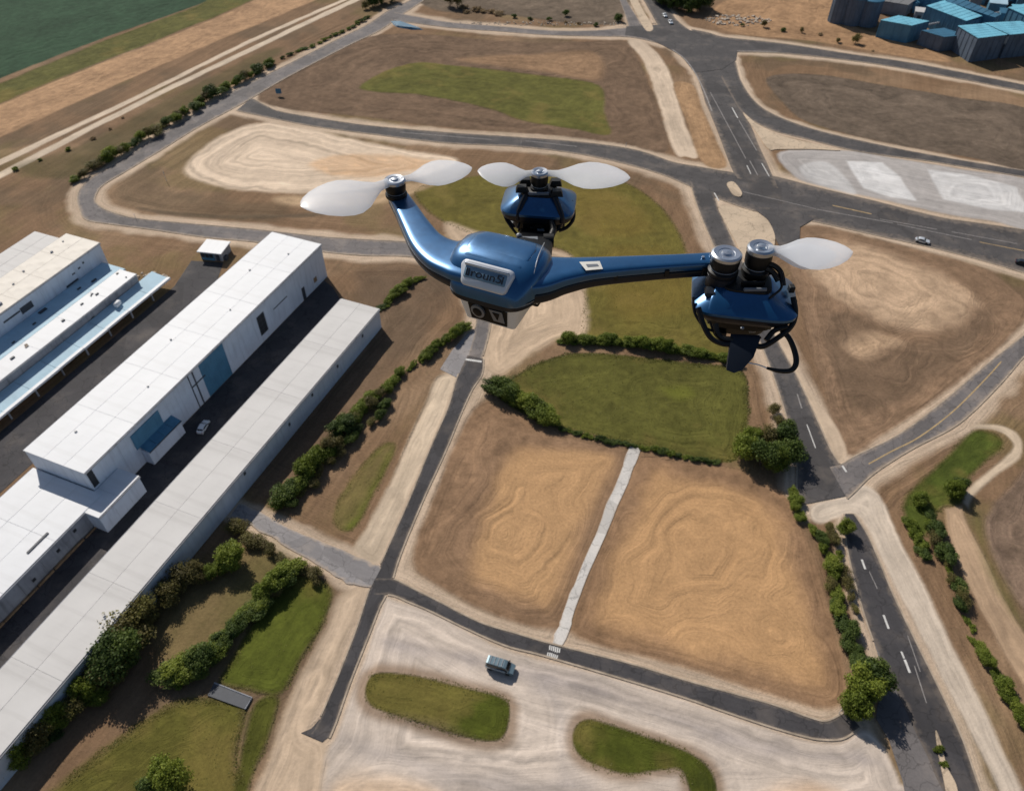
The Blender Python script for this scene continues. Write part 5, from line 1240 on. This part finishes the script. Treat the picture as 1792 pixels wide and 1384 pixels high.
# shallow dark culvert slab by the hedge end
cs = [G(376, 1196), G(442, 1222), G(430, 1242), G(364, 1218)]
c = sum(cs, Vector()) / 4; r = empty('culvert', c); tag(r, 'dark wet concrete culvert slab at the hedge end', 'culvert')
V = [p - c + Vector((0, 0, .42)) for p in cs] + [p - c + Vector((0, 0, -.4)) for p in cs]
obj('slab', mesh('slab', V, [(0, 1, 2, 3), (7, 6, 5, 4), (0, 1, 5, 4), (1, 2, 6, 5), (2, 3, 7, 6), (3, 0, 4, 7)]), M['frame'], r)
obj('rim', tube_mesh('rim', [V[0], V[1], V[2]], .14, 6, 1), M['wall_grey'], r)

# ------------------------------------------------------------------ grass tufts: real blades over the nearer lawns
def tufts(idx, n, size, seed):
    nm, lb, mt, c, st, soft, poly = REGIONS[idx]
    P = np.array(px_poly(poly)); rnd = np.random.RandomState(seed)
    lo, hi = P.min(0), P.max(0)
    x = rnd.uniform(lo[0], hi[0], n * 9).astype(np.float32); y = rnd.uniform(lo[1], hi[1], n * 9).astype(np.float32)
    d = sdf(P, x, y, 3.0) + (fbm(x / 2.5, y / 2.5, seed, 3) - 0.5) * 1.6
    edge = np.exp(-(d / 0.9) ** 2)
    ok = np.nonzero((d < 0.5) & (y > 45) & (rnd.rand(len(x)) < edge + 0.03))[0][:n]
    x, y = x[ok], y[ok]; m_ = len(x)
    z = np.array([ground_z(a, b) for a, b in zip(x, y)], np.float32)
    a = rnd.uniform(0, 6.283, m_); s = size * rnd.uniform(.5, 1.3, m_); h = s * rnd.uniform(.1, .35, m_)
    dx, dy = np.cos(a) * s * .5, np.sin(a) * s * .5
    lx, ly = rnd.uniform(-1, 1, m_) * s, rnd.uniform(-1, 1, m_) * s
    V = np.stack([np.stack([x - dx, y - dy, z - .03], 1), np.stack([x + dx, y + dy, z - .03], 1), np.stack([x + dx * .6 + lx, y + dy * .6 + ly, z + h], 1), np.stack([x - dx * .6 + lx, y - dy * .6 + ly, z + h], 1)], 1).reshape(-1, 3)
    me = bpy.data.meshes.new('grass_tufts')
    me.vertices.add(m_ * 4); me.vertices.foreach_set('co', V.astype(np.float32).ravel())
    me.loops.add(m_ * 4); me.loops.foreach_set('vertex_index', np.arange(m_ * 4, dtype=np.int32))
    me.polygons.add(m_); me.polygons.foreach_set('loop_start', np.arange(0, m_ * 4, 4, dtype=np.int32))
    at = me.attributes.new('leaf_tone', 'FLOAT', 'POINT')
    tone = np.clip(0.6 * fbm(x / 5, y / 5, seed + 3, 3) + 0.5 * rnd.rand(m_) - .05, 0, 1)
    at.data.foreach_set('value', np.repeat(tone, 4).astype(np.float32)); me.update(calc_edges=True)
    tag(obj('grass_tufts', me, M['tuft']), 'grass blades on the ' + lb, None, None, 'stuff')
M['tuft'] = leaf_mat('grass_blades', lin(78, 80, 32), lin(104, 104, 44), lin(142, 130, 72))
for idx, rg in enumerate(REGIONS):
    if rg[2] != 'grass' or rg[6] is None: continue
    P_ = np.array(px_poly(rg[6])); ar = abs(np.sum(P_[:, 0] * np.roll(P_[:, 1], -1) - P_[:, 1] * np.roll(P_[:, 0], -1))) / 2
    cy = P_[:, 1].mean()
    if cy > 210: continue
    tufts(idx, int(min(9000, ar * (9 if cy < 120 else 5))), .22 if cy < 120 else .3, 900 + idx)
# ------------------------------------------------------------------ the drone, hovering about two metres from the camera
def dmat(name, colr, rough, metal=0.0, coat=0.0, var=0.12, scale=14.0, spec=0.5, fleck=0.0):
    m, nt, b = new_mat(name)
    tc = N(nt, 'ShaderNodeTexCoord'); n = noise(nt, tc.outputs['Object'], scale, 5, 0.6)
    nt.links.new(ramp(nt, n, [(0.3, tuple(x * (1 - var) for x in colr)), (0.7, tuple(min(1, x * (1 + var)) for x in colr))]), b.inputs['Base Color'])
    b.inputs['Metallic'].default_value = metal; b.inputs['Specular IOR Level'].default_value = spec
    rg = N(nt, 'ShaderNodeMapRange'); nt.links.new(noise(nt, tc.outputs['Object'], scale * 2.5, 6, 0.7), rg.inputs[0])
    rg.inputs['To Min'].default_value = rough * .8; rg.inputs['To Max'].default_value = rough * 1.25
    nt.links.new(rg.outputs[0], b.inputs['Roughness'])
    b.inputs['Coat Weight'].default_value = coat; b.inputs['Coat Roughness'].default_value = 0.26
    if fleck: bump(nt, noise(nt, tc.outputs['Object'], 900, 2), fleck, 0.001, b)
    return m
D = {}
D['blue'] = dmat('drone_blue_metallic', lin(22, 88, 136), 0.32, 0.6, 1.0)
D['navy'] = dmat('drone_navy_underside', lin(14, 22, 34), 0.45, 0.0, 0.1, spec=0.35)
D['black'] = dmat('drone_black_plastic', lin(15, 16, 18), 0.5, 0.0, 0.05, spec=0.35)
D['rubber'] = dmat('drone_black_matt', lin(16, 16, 18), 0.6)
D['silver'] = dmat('drone_silver', lin(196, 200, 206), 0.28, 0.85, 0.2, 0.06)
D['badge'] = dmat('drone_badge_silver', lin(214, 217, 222), 0.35, 0.1, 0.5, 0.05)
D['white'] = dmat('drone_white_plastic', lin(232, 231, 228), 0.42, 0.0, 0.2, 0.05)
D['grey'] = dmat('drone_grey_plastic', lin(120, 124, 130), 0.4, 0.2)
D['panel'] = dmat('drone_badge_panel', lin(112, 138, 156), 0.3, 0.1, 0.3)
D['ink'] = dmat('drone_badge_ink', lin(12, 22, 36), 0.5)
D['glass'] = dmat('drone_lens_glass', lin(12, 13, 15), 0.5, 0.0, 0.0, spec=0.2)
D['sticker'] = dmat('drone_sticker', lin(214, 212, 204), 0.5)
m, nt, b = new_mat('propeller_milky_plastic')
tcx = N(nt, 'ShaderNodeTexCoord'); nx = noise(nt, tcx.outputs['Object'], 9.0, 3)
nt.links.new(ramp(nt, nx, [(0.3, lin(232, 234, 238)), (0.7, lin(246, 247, 250))]), b.inputs['Base Color'])
b.inputs['Roughness'].default_value = 0.35; b.inputs['Coat Weight'].default_value = 0.3
b.inputs['Subsurface Weight'].default_value = 0.0
tl = N(nt, 'ShaderNodeBsdfTranslucent'); tl.inputs[0].default_value = (.8, .82, .85, 1)
m1 = N(nt, 'ShaderNodeMixShader'); m1.inputs[0].default_value = 0.12
nt.links.new(b.outputs[0], m1.inputs[1]); nt.links.new(tl.outputs[0], m1.inputs[2])
tp_ = N(nt, 'ShaderNodeBsdfTransparent'); m2 = N(nt, 'ShaderNodeMixShader'); m2.inputs[0].default_value = 0.42
nt.links.new(m1.outputs[0], m2.inputs[1]); nt.links.new(tp_.outputs[0], m2.inputs[2]); nt.links.new(m2.outputs[0], nt.nodes['Material Output'].inputs[0])
D['blade'] = m

BC = PT(878, 468, 2.2); Z0 = BC.z
drone = empty('quadcopter_drone', BC)
tag(drone, 'metallic blue drone with white propellers hovering above the fields', 'drone')
def dpart(name, me, mat, parent=drone, smooth=True, sharp=38):
    """mesh given in world coordinates, made a child of the drone (or of one of its parts)"""
    off = BC
    me.transform(Matrix.Translation(-off))
    o = obj(name, me, D[mat], parent, smooth)
    if smooth and sharp: me.set_sharp_from_angle(angle=RAD(sharp))
    return o
def sel(a, hb, ht, e, n=36, x0=0.0):
    """superellipse outline: half width a, from -hb to +ht"""
    out = []
    for k in range(n):
        t = 2 * math.pi * k / n; c, s = math.cos(t), math.sin(t)
        x = a * math.copysign(abs(c) ** (2 / e), c); z = math.copysign(abs(s) ** (2 / e), s)
        out.append((x0 + x, z * (ht if z > 0 else hb)))
    return out
YAW = RAD(-24)
BM = Matrix.Translation(BC) @ Matrix.Rotation(YAW, 4, 'Z')
def loc(x, y, z): return BM @ Vector((x, y, z))
# body: upper shell and darker belly band
st = [(-.126, .094, -.008, .030), (-.120, .106, .004, .045), (-.108, .118, .021, .052), (-.091, .129, .042, .056), (-.068, .139, .059, .058), (-.040, .145, .068, .058), (.000, .147, .070, .058), (.040, .143, .068, .058), (.074, .128, .059, .052), (.096, .106, .044, .044), (.106, .086, .028, .034)]
rings = []
for y, w_, zt, zb in st:
    zc = -.02
    rings.append([loc(x, y, zc + z) for x, z in sel(w_, .016, zt - zc if zt - zc > .004 else .004, 4.6)])
dpart('body_shell', loft_mesh('body_shell', rings), 'blue', sharp=42)
rings = []
for y, w_, zt, zb in st:
    rings.append([loc(x * .985, y * .985, -.036 + z) for x, z in sel(w_, .018, .012, 3.2)])
dpart('belly_band', loft_mesh('belly_band', rings), 'navy', sharp=60)
# raised centre panel on top
rings = []
for y, w_, zt in ((-.086, .070, .0435), (-.060, .088, .0635), (-.02, .096, .0715), (.03, .094, .0725), (.064, .082, .0655)):
    rings.append([loc(x, y, zt - .006 + z) for x, z in sel(w_, .006, .0045, 4)])
dpart('top_panel', loft_mesh('top_panel', rings), 'blue', sharp=60)
# badge on the sloping nose
bo = Vector((0.0, -.1045, .0345)); bt = Vector((0, .66, .75)).normalized(); bn = Vector((0, -.75, .66)).normalized()
def bp(x, t, n): return BM @ (bo + Vector((x, 0, 0)) + bt * t + bn * n)
def rrect(w_, h, r, n=6):
    out = []
    for cx, cy, a0 in ((w_ - r, h - r, 0), (-w_ + r, h - r, 90), (-w_ + r, -h + r, 180), (w_ - r, -h + r, 270)):
        for k in range(n + 1):
            a = RAD(a0 + 90 * k / n); out.append((cx + r * math.cos(a), cy + r * math.sin(a)))
    return out
def plate(w_, h, r, n0, n1, bev=.003, dx=0, dt=0, taper=1.0):
    f = lambda w2, h2, nn: [bp(dx + x * (1 if t > 0 else taper), dt + t, nn) for x, t in rrect(w2, h2, r)]
    return loft_mesh('plate', [f(w_, h, n0), f(w_, h, n1 - bev), f(w_ - bev, h - bev, n1)])
bad = dpart('badge', plate(.080, .036, .018, -.012, .009, .004, taper=.88), 'badge', sharp=50)
pan = dpart('badge_panel', plate(.064, .0165, .005, .0085, .0105, .001, dt=.002), 'panel', bad, sharp=50)
dpart('badge_bezel', plate(.068, .0035, .003, .0085, .0125, .001, dt=.0235), 'silver', bad, sharp=50)
cu = bpy.data.curves.new('lettering', 'FONT'); cu.body = 'ıroun5'; cu.size = .040; cu.align_x = 'CENTER'; cu.align_y = 'CENTER'; cu.extrude = .0012
to = bpy.data.objects.new('tmp_text', cu); COL.objects.link(to)
bpy.context.view_layer.update()
tm = bpy.data.meshes.new_from_object(to.evaluated_get(bpy.context.evaluated_depsgraph_get()))
bpy.data.objects.remove(to)
for v in tm.vertices: v.co = bp(v.co.x * 1.0, v.co.y * .82 + .002, .0112 + v.co.z)
dpart('lettering', tm, 'ink', pan, False)
for k, x in enumerate((-.056, -.050, .054)):
    dpart('badge_bar', plate(.0018, .011, .0008, .0103, .0122, .0004, dx=x, dt=.002), 'ink', pan, False)
# seam line and screws
dpart('side_seam', tube_mesh('side_seam', [loc(.128, -.085, .022), loc(.122, -.05, .052), loc(.112, 0, .066), loc(.104, .05, .066), (loc(.095, .09, .055))], .0016, 6), 'silver')
for x, y, z in ((-.118, -.05, .046), (.118, -.05, .046), (.132, -.02, .034)):
    dpart('shell_screw', lathe_mesh('shell_screw', [(.001, -.004), (.0045, -.004), (.0045, .003), (.002, .0035), (.001, .001)], 12, loc(x, y, z)), 'silver')
dpart('shell_seam', tube_mesh('shell_seam', [loc(x * 1.004, y, -.021) for x, y in ((-.1, -.119), (-.128, -.092), (-.144, -.04), (-.146, 0.02), (-.128, .072), (-.09, .102))], .0016, 6), 'rubber')
dpart('shell_seam', tube_mesh('shell_seam', [loc(x * 1.004, y, -.021) for x, y in ((.1, -.119), (.128, -.092), (.144, -.04), (.146, 0.02), (.128, .072), (.09, .102))], .0016, 6), 'rubber')
# camera housing under the belly
def frus(a0, b0, z0, a1, b1, z1, y0=0, y1=0, r=.012):
    R0 = [loc(x, y0 + t, z0) for x, t in rrect(a0, b0, r)]; R1 = [loc(x, y1 + t, z1) for x, t in rrect(a1, b1, r)]
    return loft_mesh('frustum', [R0, R1])
ch = dpart('camera_housing', frus(.100, .088, -.045, .080, .066, -.142, -.016, -.022), 'white', sharp=30)
def fr(x, t, n):      # on the housing's front face: x across, t down from its top edge, n outwards
    z = -.047 - t; k = t / .095
    y = -.104 + .016 * k
    return loc(x * (1 - .2 * k), y - n, z)
lp = dpart('lens_panel', loft_mesh('lens_panel', [[fr(x, t, -.004) for x, t in ((-.066, .027), (.066, .027), (.070, .088), (-.070, .088))], [fr(x, t, .003) for x, t in ((-.066, .027), (.066, .027), (.070, .088), (-.070, .088))]]), 'glass', ch, False)
def disc(cx, ct, r, n0, n1, k=22): 
    f = lambda q, nn: [fr(cx + q * math.cos(2 * math.pi * i / k), ct + q * math.sin(2 * math.pi * i / k), nn) for i in range(k)]
    return loft_mesh('disc', [f(r, n0), f(r, n1), f(r * .8, n1 + .001)])
ln = dpart('lens', disc(-.034, .05, .024, .002, .010), 'grey', ch, sharp=40)
dpart('lens_glass', disc(-.034, .05, .016, .0095, .012), 'glass', ln, sharp=40)
dpart('sensor_window', loft_mesh('sensor_window', [[fr(x, t, .002) for x, t in ((.006, .030), (.05, .030), (.062, .074), (.02, .074))], [fr(x, t, .0055) for x, t in ((.006, .030), (.05, .030), (.062, .074), (.02, .074))]]), 'grey', ch, False)
dpart('sensor_window', loft_mesh('sensor_window', [[fr(x, t, .005) for x, t in ((.018, .038), (.042, .038), (.036, .066))], [fr(x, t, .0075) for x, t in ((.018, .038), (.042, .038), (.036, .066))]]), 'glass', ch, False)
for x in (-.080, .074):
    dpart('bracket_screw', loft_mesh('bracket_screw', [[fr(x + .005 * math.cos(i), .008 + .005 * math.sin(i), n_) for i in np.linspace(0, 5.5, 8)] for n_ in (-.002, .004)]), 'black', ch, False)
rl = dpart('rear_skid', loft_mesh('rear_skid', [[loc(.075 + x, .045 + y, -.055) for x, y in rrect(.028, .022, .008)], [loc(.092 + x, .05 + y, -.09) for x, y in rrect(.026, .02, .008)], [loc(.088 + x, .045 + y, -.135) for x, y in rrect(.016, .014, .006)]]), 'black')
dpart('skid_trim', tube_mesh('skid_trim', [loc(.098, .02, -.06), loc(.114, .026, -.09), loc(.1, .03, -.12)], .004, 8), 'white', rl)

# arms
def arm(pts, hw, hh, zoff=0.0):
    """pts on the arm plane; blue upper shell with a dark rail below it"""
    q = crom([list(p) + [a, b] for p, a, b in zip(pts, hw, hh)], 8)
    up, lo = [], []
    for i, r in enumerate(q):
        c = Vector(r[:3]); a = Vector(q[max(i - 1, 0)][:3]); b = Vector(q[min(i + 1, len(q) - 1)][:3])
        t = (b - a).normalized(); s = Vector((t.y, -t.x, 0)).normalized(); u = s.cross(t); u = u if u.z > 0 else -u
        up.append([c + s * x + u * z for x, z in sel(r[3], r[4] * .4, r[4] * .8, 4.2, 28)])
        lo.append([c + s * x * .95 + u * (z - r[4] * .62) for x, z in sel(r[3], r[4] * .95, r[4] * .35, 4.5, 28)])
    A = dpart('arm', loft_mesh('arm', up), 'blue', sharp=34)
    dpart('arm_rail', loft_mesh('arm_rail', lo), 'navy', A, sharp=60)
    return A
def GZ(x, y, dz): return G(x, y, Z0 + dz)
LA = [GZ(852, 466, .012), GZ(808, 456, .012), GZ(776, 447, .012), GZ(748, 427, .012), GZ(727, 396, .014), GZ(711, 368, .016), GZ(695, 342, .018)]
arm(LA, (.092, .090, .070, .053, .043, .037, .032), (.030, .030, .027, .025, .024, .022, .020))
RA = [GZ(885, 480, .004), GZ(940, 482, .006), GZ(985, 477, .008), GZ(1040, 471, .010), GZ(1130, 465, .012), GZ(1200, 461, .014), GZ(1250, 458, .016)]
ra = arm(RA, (.092, .080, .056, .041, .033, .030, .030), (.034, .034, .030, .026, .024, .023, .022))
# sticker on the right arm
sx0, sx1 = GZ(1020, 466, .040), GZ(1052, 464, .038)
tt = (sx1 - sx0).normalized(); ss = Vector((tt.y, -tt.x, 0)).normalized()
sk = dpart('label_sticker', loft_mesh('label_sticker', [[sx0 + ss * .022 + tt * .004, sx1 + ss * .020, sx1 - ss * .018, sx0 - ss * .020 - tt * .006], [p + Vector((0, 0, .0012)) for p in (sx0 + ss * .022 + tt * .004, sx1 + ss * .020, sx1 - ss * .018, sx0 - ss * .020 - tt * .006)]]), 'sticker', ra, False)
dpart('sticker_print', loft_mesh('sticker_print', [[sx0 + tt * .012 + ss * .008 + Vector((0, 0, z)), sx1 - tt * .008 + ss * .007 + Vector((0, 0, z)), sx1 - tt * .010 - ss * .004 + Vector((0, 0, z)), sx0 + tt * .010 - ss * .006 + Vector((0, 0, z))] for z in (.001, .002)]), 'grey', sk, False)

# motors and propellers
def motor(base, r, h, rr=None):
    b = base
    mo = dpart('motor', lathe_mesh('motor', [(r * 1.02, 0), (r * 1.08, h * .06), (r * 1.08, h * .2), (r * .92, h * .26), (r * .92, h * .34), (r * 1.0, h * .40), (r * 1.04, h * .62), (r * 1.0, h * .80)], 32, b), 'black', sharp=35)
    dpart('motor_cap', lathe_mesh('motor_cap', [(r * 1.02, h * .801), (r * 1.08, h * .84), (r * 1.06, h * .95), (r * .92, h * 1.0), (r * .6, h * .98), (r * .55, h * .955), (r * .40, h * .96), (r * .30, h * 1.03), (.001, h * 1.05)], 32, b), 'silver', mo, sharp=30)
    dpart('motor_ring', lathe_mesh('motor_ring', [(r * .93, h * .28), (r * .96, h * .30), (r * .93, h * .32)], 32, b), 'grey', mo)
    return mo
def blade(root, tip, chord, twist0, twist1, sweep=.0, r0=.02, prof=None):
    d = (tip - root); L = d.length; d.normalize()
    side = Vector((d.y, -d.x, 0)).normalized()
    if side.y > 0: side = -side            # edge towards the camera side
    upv = side.cross(d); upv = upv if upv.z > 0 else -upv
    prof = prof or [(0.0, .20), (.07, .20), (.14, .24), (.24, .46), (.36, .78), (.48, .97), (.58, 1.0), (.70, .93), (.82, .76), (.92, .50), (.97, .28), (1.0, .06)]
    rings = []
    for t, cfrac in prof:
        a = RAD(twist0 + (twist1 - twist0) * t); c = chord * cfrac * .5
        e1 = side * math.cos(a) - upv * math.sin(a); e2 = side * math.sin(a) + upv * math.cos(a)
        th = max(.0016, .0075 * (1 - .75 * t)) * (1.0 if t > .1 else 1.4)
        cen = root + d * (r0 + (L - r0) * t) + side * sweep * math.sin(math.pi * t) + upv * (.012 * t * t)
        ring = []
        for k in range(18):
            w_ = 2 * math.pi * k / 18; x = math.cos(w_); y = math.sin(w_)
            ring.append(cen + e1 * (x * c) + e2 * (y * th * .5 * (1 - .3 * x) + .10 * c * (1 - x * x)))
        rings.append(ring)
    return dpart('propeller_blade', loft_mesh('propeller_blade', rings), 'blade', sharp=70)
# left arm motor
ML = GZ(694, 344, .028); motor(ML, .032, .062)
hub = ML + Vector((0, 0, .056))
hz = hub.z
blade(hub, G(528, 368, hz), .185, 14, 2, .012)
blade(hub, G(826, 300, hz), .135, 12, 2, -.01)
# rear pod
PC = PT(943, 358, 2.52)
def pod(C, rx, ry, hgt, yaw, s=1.0):
    Rm = Matrix.Translation(C) @ Matrix.Rotation(yaw, 4, 'Z')
    L3 = lambda x, y, z: Rm @ Vector((x, y, z))
    lev = [(.004, .96, 5), (.004, 1.0, 5), (.012, 1.0, 5), (.017, .97, 4.6), (hgt * .78, .66, 4), (hgt * .95, .52, 4), (hgt, .48, 4)]
    rings = [[L3(x, y * ry / rx, z) for x, y in sel(rx * k, rx * k, rx * k, e, 40)] for z, k, e in lev]
    cover = dpart('pod_cover', loft_mesh('pod_cover', rings), 'blue', sharp=24)
    rings = [[L3(x, y * ry / rx, z) for x, y in sel(rx * k, rx * k, rx * k, 4, 40)] for z, k in ((-.022, .80), (-.020, .93), (-.008, .99), (.0055, 1.0))]
    dpart('cover_skirt', loft_mesh('cover_skirt', rings), 'navy', cover, sharp=30)
    rings = [[L3(x, y * ry / rx, z) for x, y in sel(rx * k, rx * k, rx * k, 4, 28)] for z, k in ((hgt - .002, .47), (hgt + .006, .46), (hgt + .009, .40))]
    dpart('pod_deck', loft_mesh('pod_deck', rings), 'black', cover, sharp=30)
    rings = [[L3(x, y * ry / rx, z) for x, y in sel(rx * k, rx * k, rx * k, 3, 28)] for z, k in ((-.018, .84), (-.034, .80), (-.036, .72), (-.060, .70), (-.063, .60), (-.092, .54), (-.104, .40), (-.112, .3))]
    core = dpart('pod_core', loft_mesh('pod_core', rings), 'black', sharp=30)
    rnd = random.Random(int(rx * 1000))
    for k in range(26):
        a = rnd.uniform(0, 6.28); q_ = rx * rnd.uniform(.56, .74); z = rnd.uniform(-.095, -.034); w_ = rnd.uniform(.006, .013)
        c = L3(q_ * math.cos(a), q_ * math.sin(a) * ry / rx, z)
        me = box_mesh('core_bolt', c - Vector((w_, w_, w_ * .7)), c + Vector((w_, w_, w_ * .7)), .002)
        dpart('core_bolt', me, rnd.choice(['black', 'rubber', 'grey', 'rubber']), core, False)
    return cover, core, L3
cv, co, L3 = pod(PC, .122, .092, .050, RAD(-8))
for x, y in ((-.055, -.02), (.060, -.03), (-.05, .03), (.05, .035)):
    c = L3(x, y, .058)
    dpart('deck_clamp', loft_mesh('deck_clamp', [[c + Vector((a * .02, b_ * .015, 0)) for a, b_ in ((-1, -1), (1, -1), (1, 1), (-1, 1))], [c + Vector((a * .014, b_ * .011, .018)) for a, b_ in ((-1, -1), (1, -1), (1, 1), (-1, 1))]]), 'black', cv, False)
dpart('deck_plate', box_mesh('deck_plate', L3(-.03, -.045, .056), L3(.035, -.028, .066), .002), 'grey', cv, False)
for x in (-.052, .075):
    dpart('cover_stripe', tube_mesh('cover_stripe', [L3(x * .75, -.045, .056), L3(x * .95, -.066, .035), L3(x * 1.12, -.083, .012), L3(x * 1.15, -.086, -.008)], .009, 8), 'navy', cv)
motor(L3(0, 0, .052), .027, .070)
hub = L3(0, 0, .052 + .063); hz = hub.z
blade(hub, G(836, 306, hz), .130, 12, 2, .01)
blade(hub, G(1102, 318, hz), .145, 12, 2, -.01)
def cage(paths, d, r=.0055):
    for P in paths:
        dpart('cage_bar', tube_mesh('cage_bar', [PT(x, y, d) for x, y in P], r, 8), 'black')
cage([[(882, 362), (884, 380), (892, 394), (906, 412)], [(905, 368), (894, 374), (890, 384), (900, 398)], [(908, 366), (910, 384), (906, 400)]], 2.50, .0045)
cage([[(1000, 352), (1004, 366), (1003, 384), (992, 398), (978, 404)], [(992, 356), (993, 372), (984, 388), (976, 398)], [(985, 362), (982, 380), (976, 402), (962, 400)], [(1003, 382), (986, 384), (972, 380)]], 2.50, .006)
# mount between rear pod and body
dpart('rear_mount', loft_mesh('rear_mount', [[loc(.055 + x, .10, -.004 + z) for x, z in sel(.060, .030, .030, 4, 20)], [L3(.0 + x, -.05, -.085 + z) for x, z in sel(.058, .022, .022, 4, 20)], [L3(.0 + x, .02, -.082 + z) for x, z in sel(.05, .02, .02, 4, 20)]]), 'black', sharp=40)
dpart('mount_plate', box_mesh('mount_plate', PT(922, 420, 2.36) - Vector((.03, .01, .006)), PT(922, 420, 2.36) + Vector((.035, .012, .006)), .002), 'grey', drone, False)
k_ = PT(908, 412, 2.36); dpart('mount_light', lathe_mesh('mount_light', [(.001, -.008), (.008, -.006), (.009, .002), (.005, .006), (.001, .007)], 16, k_), 'grey')
k_ = PT(962, 421, 2.40); dpart('mount_wheel', tube_mesh('mount_wheel', [k_ + Vector((-.02, 0, .0)), k_ + Vector((.012, 0, .0))], .022, 18, 2), 'black', sharp=40)
dpart('mount_strut', tube_mesh('mount_strut', [PT(965, 385, 2.46), PT(968, 402, 2.44), PT(962, 420, 2.41)], .011, 10), 'black')
# right pod
PR = PT(1300, 520, 2.2)
cv2, co2, L3 = pod(PR, .148, .112, .052, RAD(-10))
for x, y in ((-.10, -.045), (-.085, .03)):
    dpart('cover_recess', loft_mesh('cover_recess', [[L3(x + a * .016, y + b_ * .02, .036) for a, b_ in ((-1, -1), (1, -1), (1, 1), (-1, 1))], [L3(x + a * .012, y + b_ * .016, .046) for a, b_ in ((-1, -1), (1, -1), (1, 1), (-1, 1))]]), 'navy', cv2, False)
dpart('cover_ridge', loft_mesh('cover_ridge', [[L3(-.050 + x, -.030 + y * .3, .052) for x, y in sel(.036, .03, .03, 3, 20)], [L3(-.066 + x, -.078 + y * .3, .036) for x, y in sel(.034, .03, .03, 3, 20)], [L3(-.078 + x, -.104 + y * .2, .012) for x, y in sel(.026, .03, .03, 3, 20)]]), 'blue', cv2, sharp=40)
dpart('deck_plate', box_mesh('deck_plate', L3(-.012, -.055, .058), L3(.05, -.035, .068), .002), 'grey', cv2, False)
dpart('deck_plate', box_mesh('deck_plate', L3(-.02, -.034, .060), L3(.045, -.018, .078), .003), 'black', cv2, False)
m1p = GZ(1264, 478, 0.012); motor(m1p, .040, .070)
m2p = GZ(1320, 478, 0.004); motor(m2p, .036, .092)
dpart('arm_cap', lathe_mesh('arm_cap', [(.034, -.055), (.042, -.045), (.042, .0), (.036, .004)], 28, m1p), 'navy', sharp=35)
dpart('motor_post', lathe_mesh('motor_post', [(.034, -.02), (.026, 0), (.026, .004)], 24, m2p), 'black', sharp=35)
hub = m2p + Vector((0, 0, .086)); hz = hub.z
blade(hub, G(1490, 448, hz), .135, 12, 2, .01)
blade(hub - Vector((0, 0, .012)), G(1462, 452, hz - .012), .105, 14, 4, .01)     # second blade folded under the first
cage([[(1222, 538), (1230, 566), (1243, 590), (1262, 601), (1282, 603)], [(1252, 566), (1256, 584), (1266, 592), (1282, 594)], [(1388, 520), (1392, 548), (1384, 572), (1360, 592), (1336, 606), (1318, 604)], [(1340, 596), (1356, 578), (1378, 572)], [(1336, 462), (1352, 464), (1366, 476), (1371, 500)], [(1340, 470), (1352, 476), (1362, 492)]], 2.13, .008)
cage([[(1213, 520), (1216, 548), (1232, 572), (1250, 580)]], 2.15, .004)
fin = [PT(1279, 588, 2.13), PT(1330, 590, 2.13), PT(1318, 622, 2.12), PT(1298, 644, 2.11), PT(1284, 649, 2.11), PT(1271, 644, 2.11)]
fn = Vector((0.1, 1, .1)).normalized() * .008
dpart('fin', loft_mesh('fin', [[p - fn * .2 for p in fin], [(p * .92 + (sum(fin, Vector()) / 6) * .08) - fn for p in fin]]) if False else loft_mesh('fin', [[p - fn for p in fin], [p + fn for p in fin]]), 'navy', sharp=30)
dpart('landing_loop', tube_mesh('landing_loop', [PT(1368, 578, 2.14), PT(1381, 592, 2.13), PT(1391, 616, 2.13), PT(1393, 636, 2.12), PT(1384, 648, 2.12), PT(1364, 649, 2.12), PT(1342, 644, 2.12)], (.0075, .0075, .008, .008, .0075, .0065, .004), 10), 'black')
dpart('antenna_wire', tube_mesh('antenna_wire', [PT(1342, 644, 2.12), PT(1326, 638, 2.12), PT(1310, 635, 2.12)], .0018, 6), 'silver')
dpart('status_light', lathe_mesh('status_light', [(.001, -.003), (.005, -.002), (.005, .002), (.001, .004)], 14, PT(1299, 574, 2.115)), 'grey')
for (x, y) in ((1385, 505), (1388, 528)):
    c = PT(x, y, 2.16); dpart('side_latch', box_mesh('side_latch', c - Vector((.008, .01, .01)), c + Vector((.008, .01, .01)), .002), 'rubber', drone, False)

# cables and clips along the arms, fasteners on the arm plates
dpart('cable', tube_mesh('cable', [p + Vector((.0, -.028, -.012)) for p in RA[2:]], .004, 8), 'rubber')
dpart('cable', tube_mesh('cable', [p + Vector((.012, -.03, -.012)) for p in LA[3:]], .0035, 8), 'rubber')
for k, p in enumerate((RA[3].lerp(RA[4], .4), RA[4].lerp(RA[5], .5), RA[5].lerp(RA[6], .6))):
    dpart('cable_clip', box_mesh('cable_clip', p + Vector((-.006, -.036, -.022)), p + Vector((.006, -.022, .004)), .001), 'black', drone, False)
for p in (RA[2], RA[5].lerp(RA[6], .7)):
    for q_ in (-.012, .012):
        dpart('arm_screw', lathe_mesh('arm_screw', [(.001, -.003), (.0045, -.003), (.0045, .0022), (.001, .0026)], 12, p + Vector((q_, q_ * .4, .021))), 'silver')
dpart('cable', tube_mesh('cable', [L3(.06, -.06, .05), L3(.09, -.03, .07), L3(.075, .02, .08), L3(.05, .03, .06)], .0035, 8), 'rubber')
dpart('cable', tube_mesh('cable', [L3(-.09, -.09, -.03), L3(-.06, -.11, -.07), L3(0, -.105, -.085), L3(.06, -.1, -.06)], .0035, 8), 'rubber')
